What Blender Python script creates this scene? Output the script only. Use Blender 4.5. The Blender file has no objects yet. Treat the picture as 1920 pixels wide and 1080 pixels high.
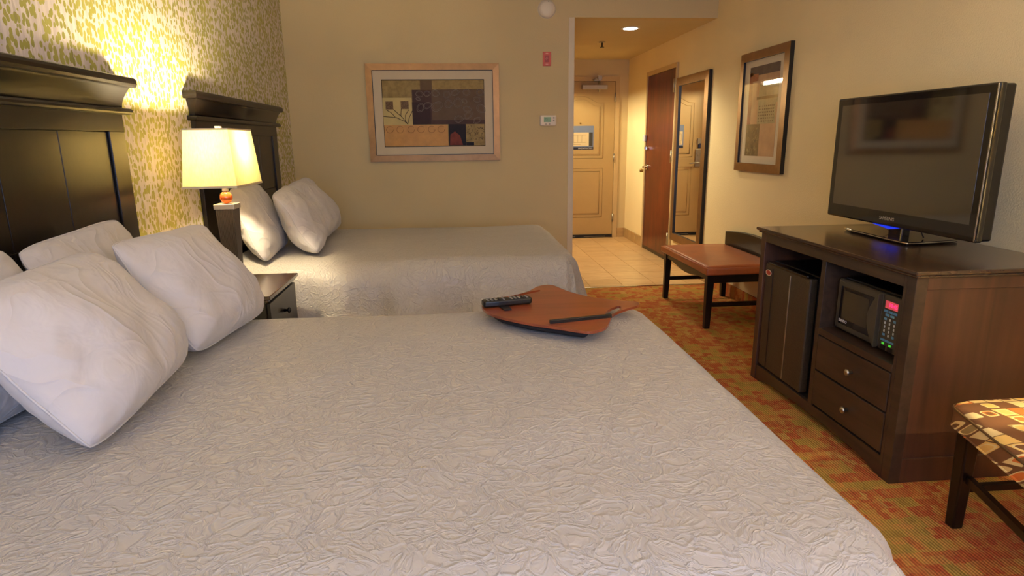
import bpy, bmesh, math, random
from mathutils import Vector, Matrix, noise
S = bpy.context.scene
COL = S.collection
# ------------------------------------------------------------------ camera
F_PX, PITCH, YAW, ROLL, CAM_H = 1160.12, .2337, .0871, .0124, 1.30
cam_d = bpy.data.cameras.new('camera'); cam = bpy.data.objects.new('camera', cam_d); COL.objects.link(cam)
cam_d.sensor_fit = 'HORIZONTAL'; cam_d.sensor_width = 36; cam_d.lens = 36 * F_PX / 1920; cam_d.clip_start = .05
_fw = Vector((math.sin(YAW) * math.cos(PITCH), math.cos(YAW) * math.cos(PITCH), -math.sin(PITCH)))
_r = Vector((math.cos(YAW), -math.sin(YAW), 0)); _u = _r.cross(_fw)
_r2 = _r * math.cos(ROLL) - _u * math.sin(ROLL); _u2 = _u * math.cos(ROLL) + _r * math.sin(ROLL)
cam.matrix_world = Matrix(((_r2.x, _u2.x, -_fw.x, 0), (_r2.y, _u2.y, -_fw.y, 0), (_r2.z, _u2.z, -_fw.z, CAM_H), (0, 0, 0, 1)))
S.camera = cam
# ------------------------------------------------------------------ world, exposure
W = bpy.data.worlds.new('world'); S.world = W; W.use_nodes = True
bg = W.node_tree.nodes['Background']; bg.inputs[0].default_value = (.52, .63, 1.0, 1); bg.inputs[1].default_value = 5.0
S.view_settings.view_transform = 'Standard'; S.view_settings.look = 'None'
S.view_settings.exposure = 0.35; S.view_settings.gamma = 1.0; S.view_settings.use_curve_mapping = False
S.cycles.use_denoising = True; S.cycles.max_bounces = 10; S.cycles.diffuse_bounces = 6
S.cycles.sample_clamp_indirect = 6.0; S.cycles.caustics_reflective = False; S.cycles.caustics_refractive = False
P_LAMP, P_DOWN, P_VANITY, P_DESK, P_FILL = 64.0, 85.0, 40.0, 140.0, 150.0
WARM = (1.0, .80, .50)
# window in the wall behind the camera: portal guides the daylight sampling
WX0, WX1, WZ0, WZ1, YB = -.95, 1.55, .62, 2.28, -.8
pd = bpy.data.lights.new('window_portal', 'AREA'); pd.shape = 'RECTANGLE'; pd.size = WX1 - WX0; pd.size_y = WZ1 - WZ0
pd.cycles.is_portal = True
po = bpy.data.objects.new('window_portal', pd); COL.objects.link(po)
po.location = ((WX0 + WX1) / 2, YB - .02, (WZ0 + WZ1) / 2); po.rotation_euler = (math.radians(90), 0, 0)
# ------------------------------------------------------------------ node helpers
MATS = {}
def lin(c):
    f = lambda v: (v / 12.92 if v <= .04045 else ((v + .055) / 1.055) ** 2.4)
    return tuple(f(v / 255.0) for v in c) + (1,)
class NT:
    def __init__(s, name):
        s.m = bpy.data.materials.new(name); s.m.use_nodes = True; s.t = s.m.node_tree
        s.b = s.t.nodes['Principled BSDF']; s.out = s.t.nodes['Material Output']
    def n(s, kind, **kw):
        x = s.t.nodes.new('ShaderNode' + kind)
        for k, v in kw.items():
            if k.startswith('i_'):
                key = k[2:]; key = int(key) if key.isdigit() else key.replace('_', ' ')
                s.set(x, key, v)
            else: setattr(x, k, v)
        return x
    def set(s, x, key, v):
        if isinstance(v, bpy.types.NodeSocket): s.t.links.new(v, x.inputs[key])
        else: x.inputs[key].default_value = v
    def math(s, op, a, b=0.0, c=None):
        x = s.n('Math', operation=op); s.set(x, 0, a); s.set(x, 1, b)
        if c is not None: s.set(x, 2, c)
        return x.outputs[0]
    def mix(s, fac, a, b, blend='MIX'):
        x = s.n('Mix', data_type='RGBA', blend_type=blend); s.set(x, 0, fac); s.set(x, 6, a); s.set(x, 7, b); return x.outputs[2]
    def ramp(s, fac, stops, interp='LINEAR'):
        x = s.n('ValToRGB'); cr = x.color_ramp; cr.interpolation = interp
        while len(cr.elements) < len(stops): cr.elements.new(.5)
        for e, (p, c) in zip(cr.elements, stops):
            e.position = p; e.color = c if len(c) == 4 else tuple(c) + (1,)
        s.set(x, 0, fac); return x.outputs[0]
    def obj(s): return s.n('TexCoord').outputs['Object']
    def gen(s): return s.n('TexCoord').outputs['Generated']
    def mapping(s, v, scale=(1, 1, 1), rot=(0, 0, 0), loc=(0, 0, 0)):
        x = s.n('Mapping'); s.set(x, 0, v); x.inputs['Scale'].default_value = scale; x.inputs['Rotation'].default_value = rot
        x.inputs['Location'].default_value = loc; return x.outputs[0]
    def noise(s, v, scale=5, detail=3, rough=.5, dist=0):
        x = s.n('TexNoise'); s.set(x, 'Vector', v); x.inputs['Scale'].default_value = scale
        x.inputs['Detail'].default_value = detail; x.inputs['Roughness'].default_value = rough; x.inputs['Distortion'].default_value = dist
        return x.outputs['Fac'], x.outputs['Color']
    def bump(s, h, strength=.3, dist=.01, normal=None):
        x = s.n('Bump'); s.set(x, 'Height', h); x.inputs['Strength'].default_value = strength; x.inputs['Distance'].default_value = dist
        if normal is not None: s.set(x, 'Normal', normal)
        return x.outputs[0]
    def base(s, c): s.set(s.b, 'Base Color', c)
    def normal(s, n): s.set(s.b, 'Normal', n)
    def p(s, **kw):
        for k, v in kw.items(): s.set(s.b, k.replace('_', ' '), v)
        return s
def M(name, color=(.8, .8, .8), rough=.5, metal=0.0, spec=.5, grain=0.0, gscale=8, bump=0.0, bscale=60, emit=None, estr=0, coat=0):
    """a procedural material: base colour with a little noise variation and fine relief"""
    if name in MATS: return MATS[name]
    t = NT(name); c = lin(color)
    v = t.obj()
    if grain:
        f, _ = t.noise(v, gscale, 4, .6)
        d = tuple(x * (1 - grain) for x in c[:3]) + (1,); l = tuple(min(1, x * (1 + grain)) for x in c[:3]) + (1,)
        t.base(t.ramp(f, [(.3, d), (.7, l)]))
    else: t.base(c)
    if bump:
        f, _ = t.noise(v, bscale, 3, .6); t.normal(t.bump(f, bump, .004))
    t.p(Roughness=rough, Metallic=metal)
    t.b.inputs['Specular IOR Level'].default_value = spec
    t.b.inputs['Coat Weight'].default_value = coat
    if emit: t.b.inputs['Emission Color'].default_value = lin(emit); t.b.inputs['Emission Strength'].default_value = estr
    MATS[name] = t.m; return t.m
# ------------------------------------------------------------------ mesh helpers
class MB:
    """collects shapes in world coordinates; each face carries a material index"""
    def __init__(s): s.v = []; s.f = []; s.mi = []; s.sm = []
    def face(s, idx, mi=0, sm=False): s.f.append(tuple(idx)); s.mi.append(mi); s.sm.append(sm)
    def add(s, verts, faces, mi=0, sm=False):
        o = len(s.v); s.v += [tuple(p) for p in verts]
        for f in faces: s.face([i + o for i in f], mi, sm)
        return s
    def box(s, a, b, mi=0):
        x0, y0, z0 = [min(p, q) for p, q in zip(a, b)]; x1, y1, z1 = [max(p, q) for p, q in zip(a, b)]
        return s.add([(x0, y0, z0), (x1, y0, z0), (x1, y1, z0), (x0, y1, z0), (x0, y0, z1), (x1, y0, z1), (x1, y1, z1), (x0, y1, z1)],
                     [(0, 3, 2, 1), (4, 5, 6, 7), (0, 1, 5, 4), (1, 2, 6, 5), (2, 3, 7, 6), (3, 0, 4, 7)], mi)
    def frustum(s, lo, hi, mi=0):
        """lo/hi: (x0,y0,x1,y1,z)"""
        P = [(lo[0], lo[1], lo[4]), (lo[2], lo[1], lo[4]), (lo[2], lo[3], lo[4]), (lo[0], lo[3], lo[4]),
             (hi[0], hi[1], hi[4]), (hi[2], hi[1], hi[4]), (hi[2], hi[3], hi[4]), (hi[0], hi[3], hi[4])]
        return s.add(P, [(0, 3, 2, 1), (4, 5, 6, 7), (0, 1, 5, 4), (1, 2, 6, 5), (2, 3, 7, 6), (3, 0, 4, 7)], mi)
    def prism(s, poly, axis, a, b, mi=0, sm=False):
        """poly: 2D points in the two other axes (cyclic order x,y / x,z / y,z), extruded along axis from a to b"""
        def P(p, t): return {'z': (p[0], p[1], t), 'y': (p[0], t, p[1]), 'x': (t, p[0], p[1])}[axis]
        n = len(poly); V = [P(p, a) for p in poly] + [P(p, b) for p in poly]
        o = len(s.v); s.v += V
        s.face([o + i for i in range(n)][::-1], mi); s.face([o + n + i for i in range(n)], mi)
        for i in range(n):
            j = (i + 1) % n; s.face((o + i, o + j, o + n + j, o + n + i), mi, sm)
        return s
    def cyl(s, c, r, h, axis='z', n=20, r2=None, mi=0, sm=True):
        r2 = r if r2 is None else r2
        ring = lambda rr, t: [({'z': (c[0] + rr * math.cos(a), c[1] + rr * math.sin(a), c[2] + t), 'y': (c[0] + rr * math.cos(a), c[1] + t, c[2] + rr * math.sin(a)),
                                'x': (c[0] + t, c[1] + rr * math.cos(a), c[2] + rr * math.sin(a))}[axis]) for a in [2 * math.pi * i / n for i in range(n)]]
        o = len(s.v); s.v += ring(r, 0) + ring(r2, h)
        s.face([o + i for i in range(n)][::-1], mi); s.face([o + n + i for i in range(n)], mi)
        for i in range(n):
            j = (i + 1) % n; s.face((o + i, o + j, o + n + j, o + n + i), mi, sm)
        return s
    def lathe(s, c, prof, axis='z', n=24, mi=0):
        """prof: list of (radius, height)"""
        o = len(s.v)
        for r, t in prof:
            for i in range(n):
                a = 2 * math.pi * i / n; q = (r * math.cos(a), r * math.sin(a))
                s.v.append({'z': (c[0] + q[0], c[1] + q[1], c[2] + t), 'y': (c[0] + q[0], c[1] + t, c[2] + q[1]), 'x': (c[0] + t, c[1] + q[0], c[2] + q[1])}[axis])
        for k in range(len(prof) - 1):
            for i in range(n):
                j = (i + 1) % n; s.face((o + k * n + i, o + k * n + j, o + (k + 1) * n + j, o + (k + 1) * n + i), mi, True)
        s.face([o + i for i in range(n)][::-1], mi); s.face([o + (len(prof) - 1) * n + i for i in range(n)], mi)
        return s
    def tube(s, pts, r, n=8, closed=False, mi=0):
        pts = [Vector(p) for p in pts]; N = len(pts); o = len(s.v); up = None
        for i, p in enumerate(pts):
            a = pts[(i - 1) % N] if (closed or i > 0) else p; b = pts[(i + 1) % N] if (closed or i < N - 1) else p
            d = (b - a).normalized()
            if up is None:
                up = Vector((0, 0, 1)) if abs(d.z) < .9 else Vector((1, 0, 0))
            e1 = (up - d * up.dot(d)).normalized(); e2 = d.cross(e1); up = e1
            rr = r[i] if isinstance(r, (list, tuple)) else r
            for k in range(n):
                t = 2 * math.pi * k / n; s.v.append(tuple(p + e1 * rr * math.cos(t) + e2 * rr * math.sin(t)))
        for i in range(N if closed else N - 1):
            a = o + i * n; b = o + ((i + 1) % N) * n
            for k in range(n):
                l = (k + 1) % n; s.face((a + k, a + l, b + l, b + k), mi, True)
        if not closed:
            s.face([o + k for k in range(n)][::-1], mi); s.face([o + (N - 1) * n + k for k in range(n)], mi)
        return s
    def build(s, name, mat, parent=None, bevel=0, seg=2, smooth=None):
        root = ROOT.get(parent.name, Vector((0, 0, 0))) if parent else Vector((0, 0, 0))
        me = bpy.data.meshes.new(name)
        me.from_pydata([tuple(Vector(p) - root) for p in s.v], [], s.f)
        mats = mat if isinstance(mat, (list, tuple)) else [mat]
        for m in mats: me.materials.append(m)
        for i, p in enumerate(me.polygons):
            p.material_index = s.mi[i]; p.use_smooth = s.sm[i] if smooth is None else smooth
        bm = bmesh.new(); bm.from_mesh(me); bmesh.ops.recalc_face_normals(bm, faces=bm.faces); bm.to_mesh(me); bm.free()
        me.update()
        o = bpy.data.objects.new(name, me); COL.objects.link(o)
        if parent: o.parent = parent; ROOT[o.name] = root
        if bevel:
            b = o.modifiers.new('edge', 'BEVEL'); b.width = bevel; b.segments = seg; b.limit_method = 'ANGLE'; b.angle_limit = math.radians(40)
        return o
ROOT = {}
def rootloc(o, loc):
    """give a parentless mesh (built in world coordinates) an origin at its base"""
    loc = Vector(loc)
    for v in o.data.vertices: v.co -= loc
    o.location = loc; return o
def tag(o, label, cat, group=None):
    o['label'] = label; o['category'] = cat
    if group: o['group'] = group
    return o
def thing(name, loc, label, cat, group=None):
    o = bpy.data.objects.new(name, None); COL.objects.link(o); o.location = loc; o.empty_display_size = .05
    ROOT[o.name] = Vector(loc); return tag(o, label, cat, group)
def struct(o, label=None):
    o['kind'] = 'structure'
    if label: o['label'] = label
    return o
def box(name, a, b, mat, parent=None, bevel=0, seg=2): return MB().box(a, b).build(name, mat, parent, bevel, seg)
def copy_tree(o, parent=None):
    c = o.copy(); COL.objects.link(c); c.parent = parent
    for ch in o.children: copy_tree(ch, c)
    return c
def catmull(pts, n=6, closed=True):
    out = []; N = len(pts); pts = [Vector(p) for p in pts]
    for i in range(N if closed else N - 1):
        p0, p1, p2, p3 = [pts[(i + k) % N] if closed else pts[max(0, min(N - 1, i + k))] for k in (-1, 0, 1, 2)]
        for k in range(n):
            t = k / n; out.append(.5 * ((2 * p1) + (p2 - p0) * t + (2 * p0 - 5 * p1 + 4 * p2 - p3) * t * t + (3 * p1 - p0 - 3 * p2 + p3) * t ** 3))
    if not closed: out.append(pts[-1])
    return out
def text(name, body, mat, loc, size, xdir, ydir, parent, extrude=.0004):
    cu = bpy.data.curves.new(name, 'FONT'); cu.body = body; cu.size = size; cu.align_x = 'CENTER'; cu.align_y = 'CENTER'; cu.extrude = extrude
    tmp = bpy.data.objects.new(name, cu); COL.objects.link(tmp)
    dg = bpy.context.evaluated_depsgraph_get(); me = bpy.data.meshes.new_from_object(tmp.evaluated_get(dg))
    bpy.data.objects.remove(tmp); bpy.data.curves.remove(cu)
    X = Vector(xdir).normalized(); Y = Vector(ydir).normalized(); Z = X.cross(Y)
    R = Matrix(((X.x, Y.x, Z.x), (X.y, Y.y, Z.y), (X.z, Y.z, Z.z)))
    root = ROOT.get(parent.name, Vector((0, 0, 0)))
    for v in me.vertices: v.co = R @ v.co + Vector(loc) - root
    me.materials.clear(); me.materials.append(mat)
    o = bpy.data.objects.new(name, me); COL.objects.link(o); o.parent = parent; ROOT[o.name] = root; return o
# ------------------------------------------------------------------ special materials
def wall_paint(name, color, bump=.25):
    t = NT(name); c = lin(color); v = t.obj()
    f, _ = t.noise(v, 1.3, 2, .5)
    t.base(t.ramp(f, [(.3, tuple(x * .95 for x in c[:3])), (.7, tuple(min(1, x * 1.04) for x in c[:3]))]))
    g, _ = t.noise(v, 130, 3, .6); t.normal(t.bump(g, bump, .004)); t.p(Roughness=.75)
    t.b.inputs['Specular IOR Level'].default_value = .25
    return t.m
def wallpaper():
    t = NT('leaf_dot_wallpaper'); v = t.obj()
    w, wc = t.noise(v, 26, 2, .5)
    off = t.n('VectorMath', operation='SCALE'); t.set(off, 0, wc); off.inputs['Scale'].default_value = .010
    add = t.n('VectorMath', operation='ADD'); t.set(add, 0, v); t.set(add, 1, off.outputs[0])
    mp = t.mapping(add.outputs[0], (1, 50, 34))
    vo = t.n('TexVoronoi'); vo.voronoi_dimensions = '3D'; t.set(vo, 'Vector', mp); vo.inputs['Scale'].default_value = 1; vo.inputs['Randomness'].default_value = .8
    lf, _ = t.noise(t.mapping(v, (1, 16, 5)), 1.0, 3, .6)
    th = t.math('MULTIPLY_ADD', lf, .55, .22)
    dot = t.math('LESS_THAN', vo.outputs['Distance'], th)
    sf, _ = t.noise(t.mapping(v, (1, 60, 5)), 1.0, 2, .5)
    gcol = t.ramp(lf, [(.3, lin((152, 150, 66))), (.7, lin((178, 174, 90)))])
    bcol = t.ramp(sf, [(.35, lin((204, 195, 188))), (.7, lin((228, 220, 210)))])
    col = t.mix(dot, bcol, gcol)
    st = t.math('GREATER_THAN', sf, .66)
    col = t.mix(t.math('MULTIPLY', st, .35), col, lin((120, 112, 92)))
    t.base(col); t.p(Roughness=.55)
    h = t.math('ADD', t.math('MULTIPLY', dot, .5), sf); t.normal(t.bump(h, .35, .003))
    return t.m
def carpet():
    t = NT('patchwork_carpet'); v = t.obj()
    sep = t.n('SeparateXYZ'); t.set(sep, 0, v); x, y = sep.outputs[0], sep.outputs[1]
    nw, _ = t.noise(v, 60, 2, .6)
    jx = t.math('MULTIPLY_ADD', nw, .03, x); jy = t.math('MULTIPLY_ADD', nw, .02, y)
    def cells(sx, sy, seed):
        iy = t.math('FLOOR', t.math('DIVIDE', jy, sy)); sh = t.math('MULTIPLY', iy, .37)
        ix = t.math('FLOOR', t.math('ADD', t.math('DIVIDE', jx, sx), sh))
        cb = t.n('CombineXYZ'); t.set(cb, 0, ix); t.set(cb, 1, iy); cb.inputs[2].default_value = seed
        wn = t.n('TexWhiteNoise'); wn.noise_dimensions = '3D'; t.set(wn, 0, cb.outputs[0]); return wn.outputs['Value']
    a = cells(.10, .06, 3.0); b = cells(.05, .10, 8.0); c_ = cells(.028, .034, 5.0); m1, _ = t.noise(v, 42, 3, .7)
    f = t.math('MULTIPLY_ADD', a, .40, t.math('MULTIPLY_ADD', b, .25, t.math('MULTIPLY_ADD', c_, .17, t.math('MULTIPLY', m1, .20))))
    col = t.ramp(f, [(.0, lin((150, 116, 56))), (.32, lin((188, 154, 74))), (.44, lin((206, 150, 78))), (.54, lin((196, 122, 66))), (.64, lin((188, 92, 56))), (.80, lin((206, 160, 86)))])
    st = t.math('SINE', t.math('MULTIPLY', x, 2 * math.pi / .0115))
    pl, _ = t.noise(v, 420, 2, .7)
    dark = t.math('MULTIPLY_ADD', st, .20, .90); dark = t.math('MULTIPLY', dark, t.math('MULTIPLY_ADD', pl, .6, .78))
    col = t.mix(1.0, col, t.n('CombineColor', i_0=dark, i_1=dark, i_2=dark).outputs[0], 'MULTIPLY')
    t.base(col); t.p(Roughness=.95); t.b.inputs['Specular IOR Level'].default_value = .1
    t.normal(t.bump(t.math('ADD', t.math('MULTIPLY', st, .5), pl), .7, .006))
    return t.m
def linen():
    """white matelasse coverlet: crinkled embossed scrolls"""
    t = NT('embossed_white_coverlet'); v = t.obj()
    _, wc = t.noise(v, 7, 2, .5)
    off = t.n('VectorMath', operation='SCALE'); t.set(off, 0, wc); off.inputs['Scale'].default_value = .13
    add = t.n('VectorMath', operation='ADD'); t.set(add, 0, v); t.set(add, 1, off.outputs[0])
    vo = t.n('TexVoronoi'); vo.feature = 'DISTANCE_TO_EDGE'; t.set(vo, 'Vector', add.outputs[0]); vo.inputs['Scale'].default_value = 21
    l1 = t.math('SUBTRACT', 1.0, t.math('SMOOTH_MIN', t.math('MULTIPLY', vo.outputs['Distance'], 9.0), 1.0, .3))
    n1, _ = t.noise(add.outputs[0], 34, 3, .55, .8)
    l2 = t.math('SUBTRACT', 1.0, t.math('MINIMUM', t.math('MULTIPLY', t.math('ABSOLUTE', t.math('SUBTRACT', n1, .5)), 11.0), 1.0))
    n2, _ = t.noise(v, 160, 2, .6)
    h = t.math('ADD', t.math('MULTIPLY', l1, .8), t.math('ADD', t.math('MULTIPLY', l2, .75), t.math('MULTIPLY', n2, .15)))
    t.base(lin((168, 164, 157))); t.p(Roughness=.36)
    t.b.inputs['Specular IOR Level'].default_value = .45
    t.b.inputs['Sheen Weight'].default_value = .15
    t.normal(t.bump(h, .55, .0035))
    return t.m
def cotton():
    t = NT('white_pillowcase'); v = t.obj()
    a, _ = t.noise(t.mapping(v, (1, 1, 1)), 9, 3, .55, 1.2); b, _ = t.noise(v, 300, 2, .5)
    t.base(lin((188, 184, 181))); t.p(Roughness=.7); t.b.inputs['Sheen Weight'].default_value = .2
    t.b.inputs['Specular IOR Level'].default_value = .25
    
    _, wc = t.noise(v, 3.2, 2, .5); off = t.n('VectorMath', operation='SCALE'); t.set(off, 0, wc); off.inputs['Scale'].default_value = .5
    ad = t.n('VectorMath', operation='ADD'); t.set(ad, 0, v); t.set(ad, 1, off.outputs[0])
    cz, _ = t.noise(t.mapping(ad.outputs[0], (3, 9, 3)), 1.0, 2, .5)
    cr = t.math('SUBTRACT', 1.0, t.math('MINIMUM', t.math('MULTIPLY', t.math('ABSOLUTE', t.math('SUBTRACT', cz, .5)), 7.0), 1.0))
    t.normal(t.bump(b, .06, .001, t.bump(t.math('ADD', a, t.math('MULTIPLY', t.math('POWER', cr, 2.0), .5)), .4, .014)))
    return t.m
def wood(name, dark, light, rough=.3, axis='y', scale=1.0, coat=.2, contrast=1.0, spec=.5):
    t = NT(name); v = t.obj()
    sc = {'x': (2, 26, 26), 'y': (26, 2, 26), 'z': (26, 26, 2)}[axis]
    f, _ = t.noise(t.mapping(v, tuple(q * scale for q in sc)), 1.0, 5, .6, .6); g, _ = t.noise(v, 3.0, 3, .6)
    k = t.math('MULTIPLY_ADD', f, .65, t.math('MULTIPLY', g, .35))
    t.base(t.ramp(k, [(.35, lin(dark)), (.65, lin(light))])); t.p(Roughness=rough); t.b.inputs['Coat Weight'].default_value = coat
    t.b.inputs['Coat Roughness'].default_value = .2; t.b.inputs['Specular IOR Level'].default_value = spec
    t.normal(t.bump(f, .06, .002)); return t.m
def stone(name, c1, c2, rough=.3):
    t = NT(name); v = t.n('TexCoord').outputs['Object']
    oi = t.n('ObjectInfo'); sh = t.n('VectorMath', operation='SCALE'); cb = t.n('CombineXYZ', i_0=oi.outputs['Random'], i_1=oi.outputs['Random'])
    t.set(sh, 0, cb.outputs[0]); sh.inputs['Scale'].default_value = 40
    ad = t.n('VectorMath', operation='ADD'); t.set(ad, 0, v); t.set(ad, 1, sh.outputs[0])
    f, _ = t.noise(t.mapping(ad.outputs[0], (5, 11, 8)), 1.0, 5, .6, .8)
    col = t.ramp(f, [(.3, lin(c1)), (.7, lin(c2))])
    col = t.mix(t.math('MULTIPLY', oi.outputs['Random'], .18), col, lin(tuple(int(q * .8) for q in c1)))
    t.base(col); t.p(Roughness=rough); t.normal(t.bump(f, .08, .003)); return t.m
def glass_sheen(name, ior=1.45, rough=.02):
    """thin picture glass: see-through with a Fresnel mirror reflection"""
    t = NT(name); t.t.nodes.remove(t.b)
    fr = t.n('Fresnel'); fr.inputs['IOR'].default_value = ior
    tr = t.n('BsdfTransparent'); gl = t.n('BsdfGlossy'); gl.inputs['Roughness'].default_value = rough
    ge = t.n('NewGeometry'); fac = t.math('MULTIPLY', fr.outputs[0], t.math('SUBTRACT', 1.0, ge.outputs['Backfacing']))
    mx = t.n('MixShader'); t.set(mx, 0, fac); t.t.links.new(tr.outputs[0], mx.inputs[1]); t.t.links.new(gl.outputs[0], mx.inputs[2])
    t.t.links.new(mx.outputs[0], t.out.inputs[0]); return t.m
def shade_cloth():
    t = NT('linen_lamp_shade'); v = t.obj(); t.t.nodes.remove(t.b)
    f, _ = t.noise(t.mapping(v, (160, 160, 40)), 1.0, 3, .6)
    col = t.ramp(f, [(.3, lin((228, 206, 134))), (.7, lin((236, 216, 150)))])
    di = t.n('BsdfDiffuse'); t.set(di, 0, col); tl = t.n('BsdfTranslucent'); t.set(tl, 0, col)
    mx = t.n('MixShader'); mx.inputs[0].default_value = .085
    t.t.links.new(di.outputs[0], mx.inputs[1]); t.t.links.new(tl.outputs[0], mx.inputs[2]); t.t.links.new(mx.outputs[0], t.out.inputs[0])
    return t.m
def chair_fabric():
    t = NT('geometric_squares_upholstery'); v = t.obj()
    sep = t.n('SeparateXYZ'); t.set(sep, 0, v)
    SZ = .052
    u = t.math('DIVIDE', t.math('ADD', sep.outputs[0], t.math('MULTIPLY', sep.outputs[1], .10)), SZ)
    w = t.math('DIVIDE', t.math('ADD', sep.outputs[1], t.math('MULTIPLY', sep.outputs[2], 1.0)), SZ)
    u = t.math('ADD', u, t.math('MULTIPLY', sep.outputs[2], .9 / SZ))
    iu = t.math('FLOOR', u); iw = t.math('FLOOR', w)
    fu = t.math('ABSOLUTE', t.math('SUBTRACT', t.math('FRACT', u), .5)); fw = t.math('ABSOLUTE', t.math('SUBTRACT', t.math('FRACT', w), .5))
    cb = t.n('CombineXYZ', i_0=iu, i_1=iw); wn = t.n('TexWhiteNoise'); wn.noise_dimensions = '2D'; t.set(wn, 0, cb.outputs[0])
    sc = t.n('SeparateColor'); t.set(sc, 0, wn.outputs['Color'])
    br = lin((124, 82, 46)); ye = lin((248, 204, 112)); orr = lin((232, 128, 52)); cr = lin((248, 220, 150)); ta = lin((172, 146, 90))
    outer = t.ramp(sc.outputs[0], [(0, br), (.34, ye), (.52, cr), (.66, orr), (.82, ta)], 'CONSTANT')
    inner = t.ramp(sc.outputs[1], [(0, ye), (.25, orr), (.5, br), (.66, cr), (.85, ta)], 'CONSTANT')
    d = t.math('POWER', t.math('ADD', t.math('POWER', fu, 4.0), t.math('POWER', fw, 4.0)), .25)
    rim = t.math('LESS_THAN', d, .38); core = t.math('LESS_THAN', d, .30); small = t.math('LESS_THAN', d, .2)
    edge = t.math('GREATER_THAN', t.math('MAXIMUM', fu, fw), .465)
    has = t.math('GREATER_THAN', sc.outputs[2], .35)
    col = t.mix(t.math('MULTIPLY', rim, has), outer, cr); col = t.mix(t.math('MULTIPLY', core, has), col, inner)
    col = t.mix(t.math('MULTIPLY', small, t.math('GREATER_THAN', sc.outputs[2], .8)), col, br)
    col = t.mix(edge, col, br)
    n, _ = t.noise(v, 500, 2, .5); t.base(col); t.p(Roughness=.8); t.normal(t.bump(n, .3, .001)); return t.m
m_tan = wall_paint('tan_wall_paint', (206, 186, 140)); m_tan_r = wall_paint('tan_textured_wall_paint', (238, 219, 170), .6)
m_ceil = wall_paint('ceiling_paint', (206, 188, 148)); m_white = wall_paint('white_ceiling_paint', (226, 220, 206))
m_paper = wallpaper(); m_carpet = carpet(); m_linen = linen(); m_cotton = cotton()
m_esp = wood('espresso_wood', (12, 9, 7), (24, 17, 12), .3, 'y', 1, .05, 1, .38)
m_esp_z = wood('espresso_wood_upright', (12, 9, 7), (24, 17, 12), .3, 'z', 1, .05, 1, .38)
m_esp_x = wood('espresso_wood_cross', (12, 9, 7), (24, 17, 12), .3, 'x', 1, .05, 1, .38)
m_cab = wood('dark_brown_cabinet_wood', (42, 33, 25), (68, 53, 40), .34, 'y'); m_cab_side = wood('worn_brown_cabinet_side', (52, 34, 24), (96, 62, 42), .42, 'z', .35)
m_cabtop = wood('polished_cabinet_top', (44, 29, 20), (70, 47, 32), .2, 'y', 1, .5)
m_mahog = wood('mahogany_door_veneer', (64, 20, 8), (112, 46, 18), .3, 'z', .6, .15, 1, .4)
m_tray = wood('reddish_brown_bentwood', (112, 52, 30), (146, 74, 42), .28, 'x', .7, .3)
m_black = M('black_plastic', (14, 14, 14), .35, grain=.2); m_blackgloss = M('gloss_black_plastic', (12, 11, 10), .12, coat=.5, grain=.1)
m_void = M('dark_cabinet_inside', (12, 9, 7), .8, grain=.2)
m_chrome = M('chrome', (214, 210, 200), .18, 1.0, grain=.03); m_nickel = M('brushed_nickel', (176, 168, 150), .35, 1.0, grain=.06)
m_bronze = M('brushed_gold_frame', (168, 132, 92), .38, .75, grain=.12, gscale=14); m_bronze2 = M('antique_bronze_frame', (140, 108, 72), .35, .75, grain=.14, gscale=14)
m_mat = M('cream_picture_mat', (206, 190, 158), .85, grain=.03); m_mat2 = M('ivory_picture_mat', (224, 214, 192), .85, grain=.03)
m_door = M('beige_door_paint', (176, 146, 94), .5, grain=.04, gscale=4); m_jamb = M('beige_jamb_paint', (192, 164, 116), .5, grain=.03)
m_trimw = M('pale_corner_guard', (216, 202, 172), .45, grain=.03)
m_tile = stone('beige_floor_tile', (198, 160, 108), (222, 188, 138), .32); m_base = stone('tan_tile_base', (172, 138, 88), (196, 164, 112), .4); m_grout = M('grout', (150, 118, 78), .9, grain=.1, gscale=60)
m_ivory = M('ivory_plastic', (226, 214, 190), .45, grain=.02); m_leather = M('tan_brown_leather', (162, 88, 50), .33, grain=.12, gscale=10, bump=.15, bscale=160)
m_shade = shade_cloth(); m_chair = chair_fabric(); m_glass = glass_sheen('picture_glass', 1.6); m_glass_ar = glass_sheen('low_sheen_picture_glass', 1.06, .1)
# ------------------------------------------------------------------ room shell
XL, XR, YW, YD, HC, XC, HR, YT = -1.364, 2.278, 5.505, 8.27, 2.30, 1.034, 2.62, 5.355
T = .12; AX_ = .52
struct(MB().box((XL - T, YB - T, -.1), (XR + T, YT, 0)).box((XL - T, YT, -.1), (XC - .02, YW + .02, 0)).build('floor', m_carpet))
ft = struct(box('floor_hall', (AX_ - T, YT + .001, -.1), (XR + T, YD + T, -.004), m_grout))
TS = .303
tile_me = None
for i in range(5):
    for j in range(10):
        x0 = XC - .145 + i * TS; y0 = YT + .012 + j * TS; x1 = min(x0 + TS - .003, XR); y1 = min(y0 + TS - .003, YD)
        if x1 - x0 < .02 or y1 - y0 < .02: continue
        full = abs(x1 - x0 - TS + .003) < 1e-6 and abs(y1 - y0 - TS + .003) < 1e-6
        if full and tile_me:
            o = bpy.data.objects.new('tile', tile_me); COL.objects.link(o); o.parent = ft; o.location = (x0, y0, 0)
            continue
        o = MB().frustum((0, 0, x1 - x0, y1 - y0, -.006), (.001, .001, x1 - x0 - .001, y1 - y0 - .001, 0)).build('tile', m_tile); o.parent = ft; o.location = (x0, y0, 0)
        if full: tile_me = o.data
struct(MB().prism([(XC - .02, 0), (XR, 0), (XR, .006), (XC - .02, .006)], 'y', YT - .016, YT + .012).build('trim_1', m_chrome, bevel=.003), 'pale metal strip between carpet and hall tile')
struct(box('wall_left', (XL - T, YB, 0), (XL, YW, HR), m_paper))
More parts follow.
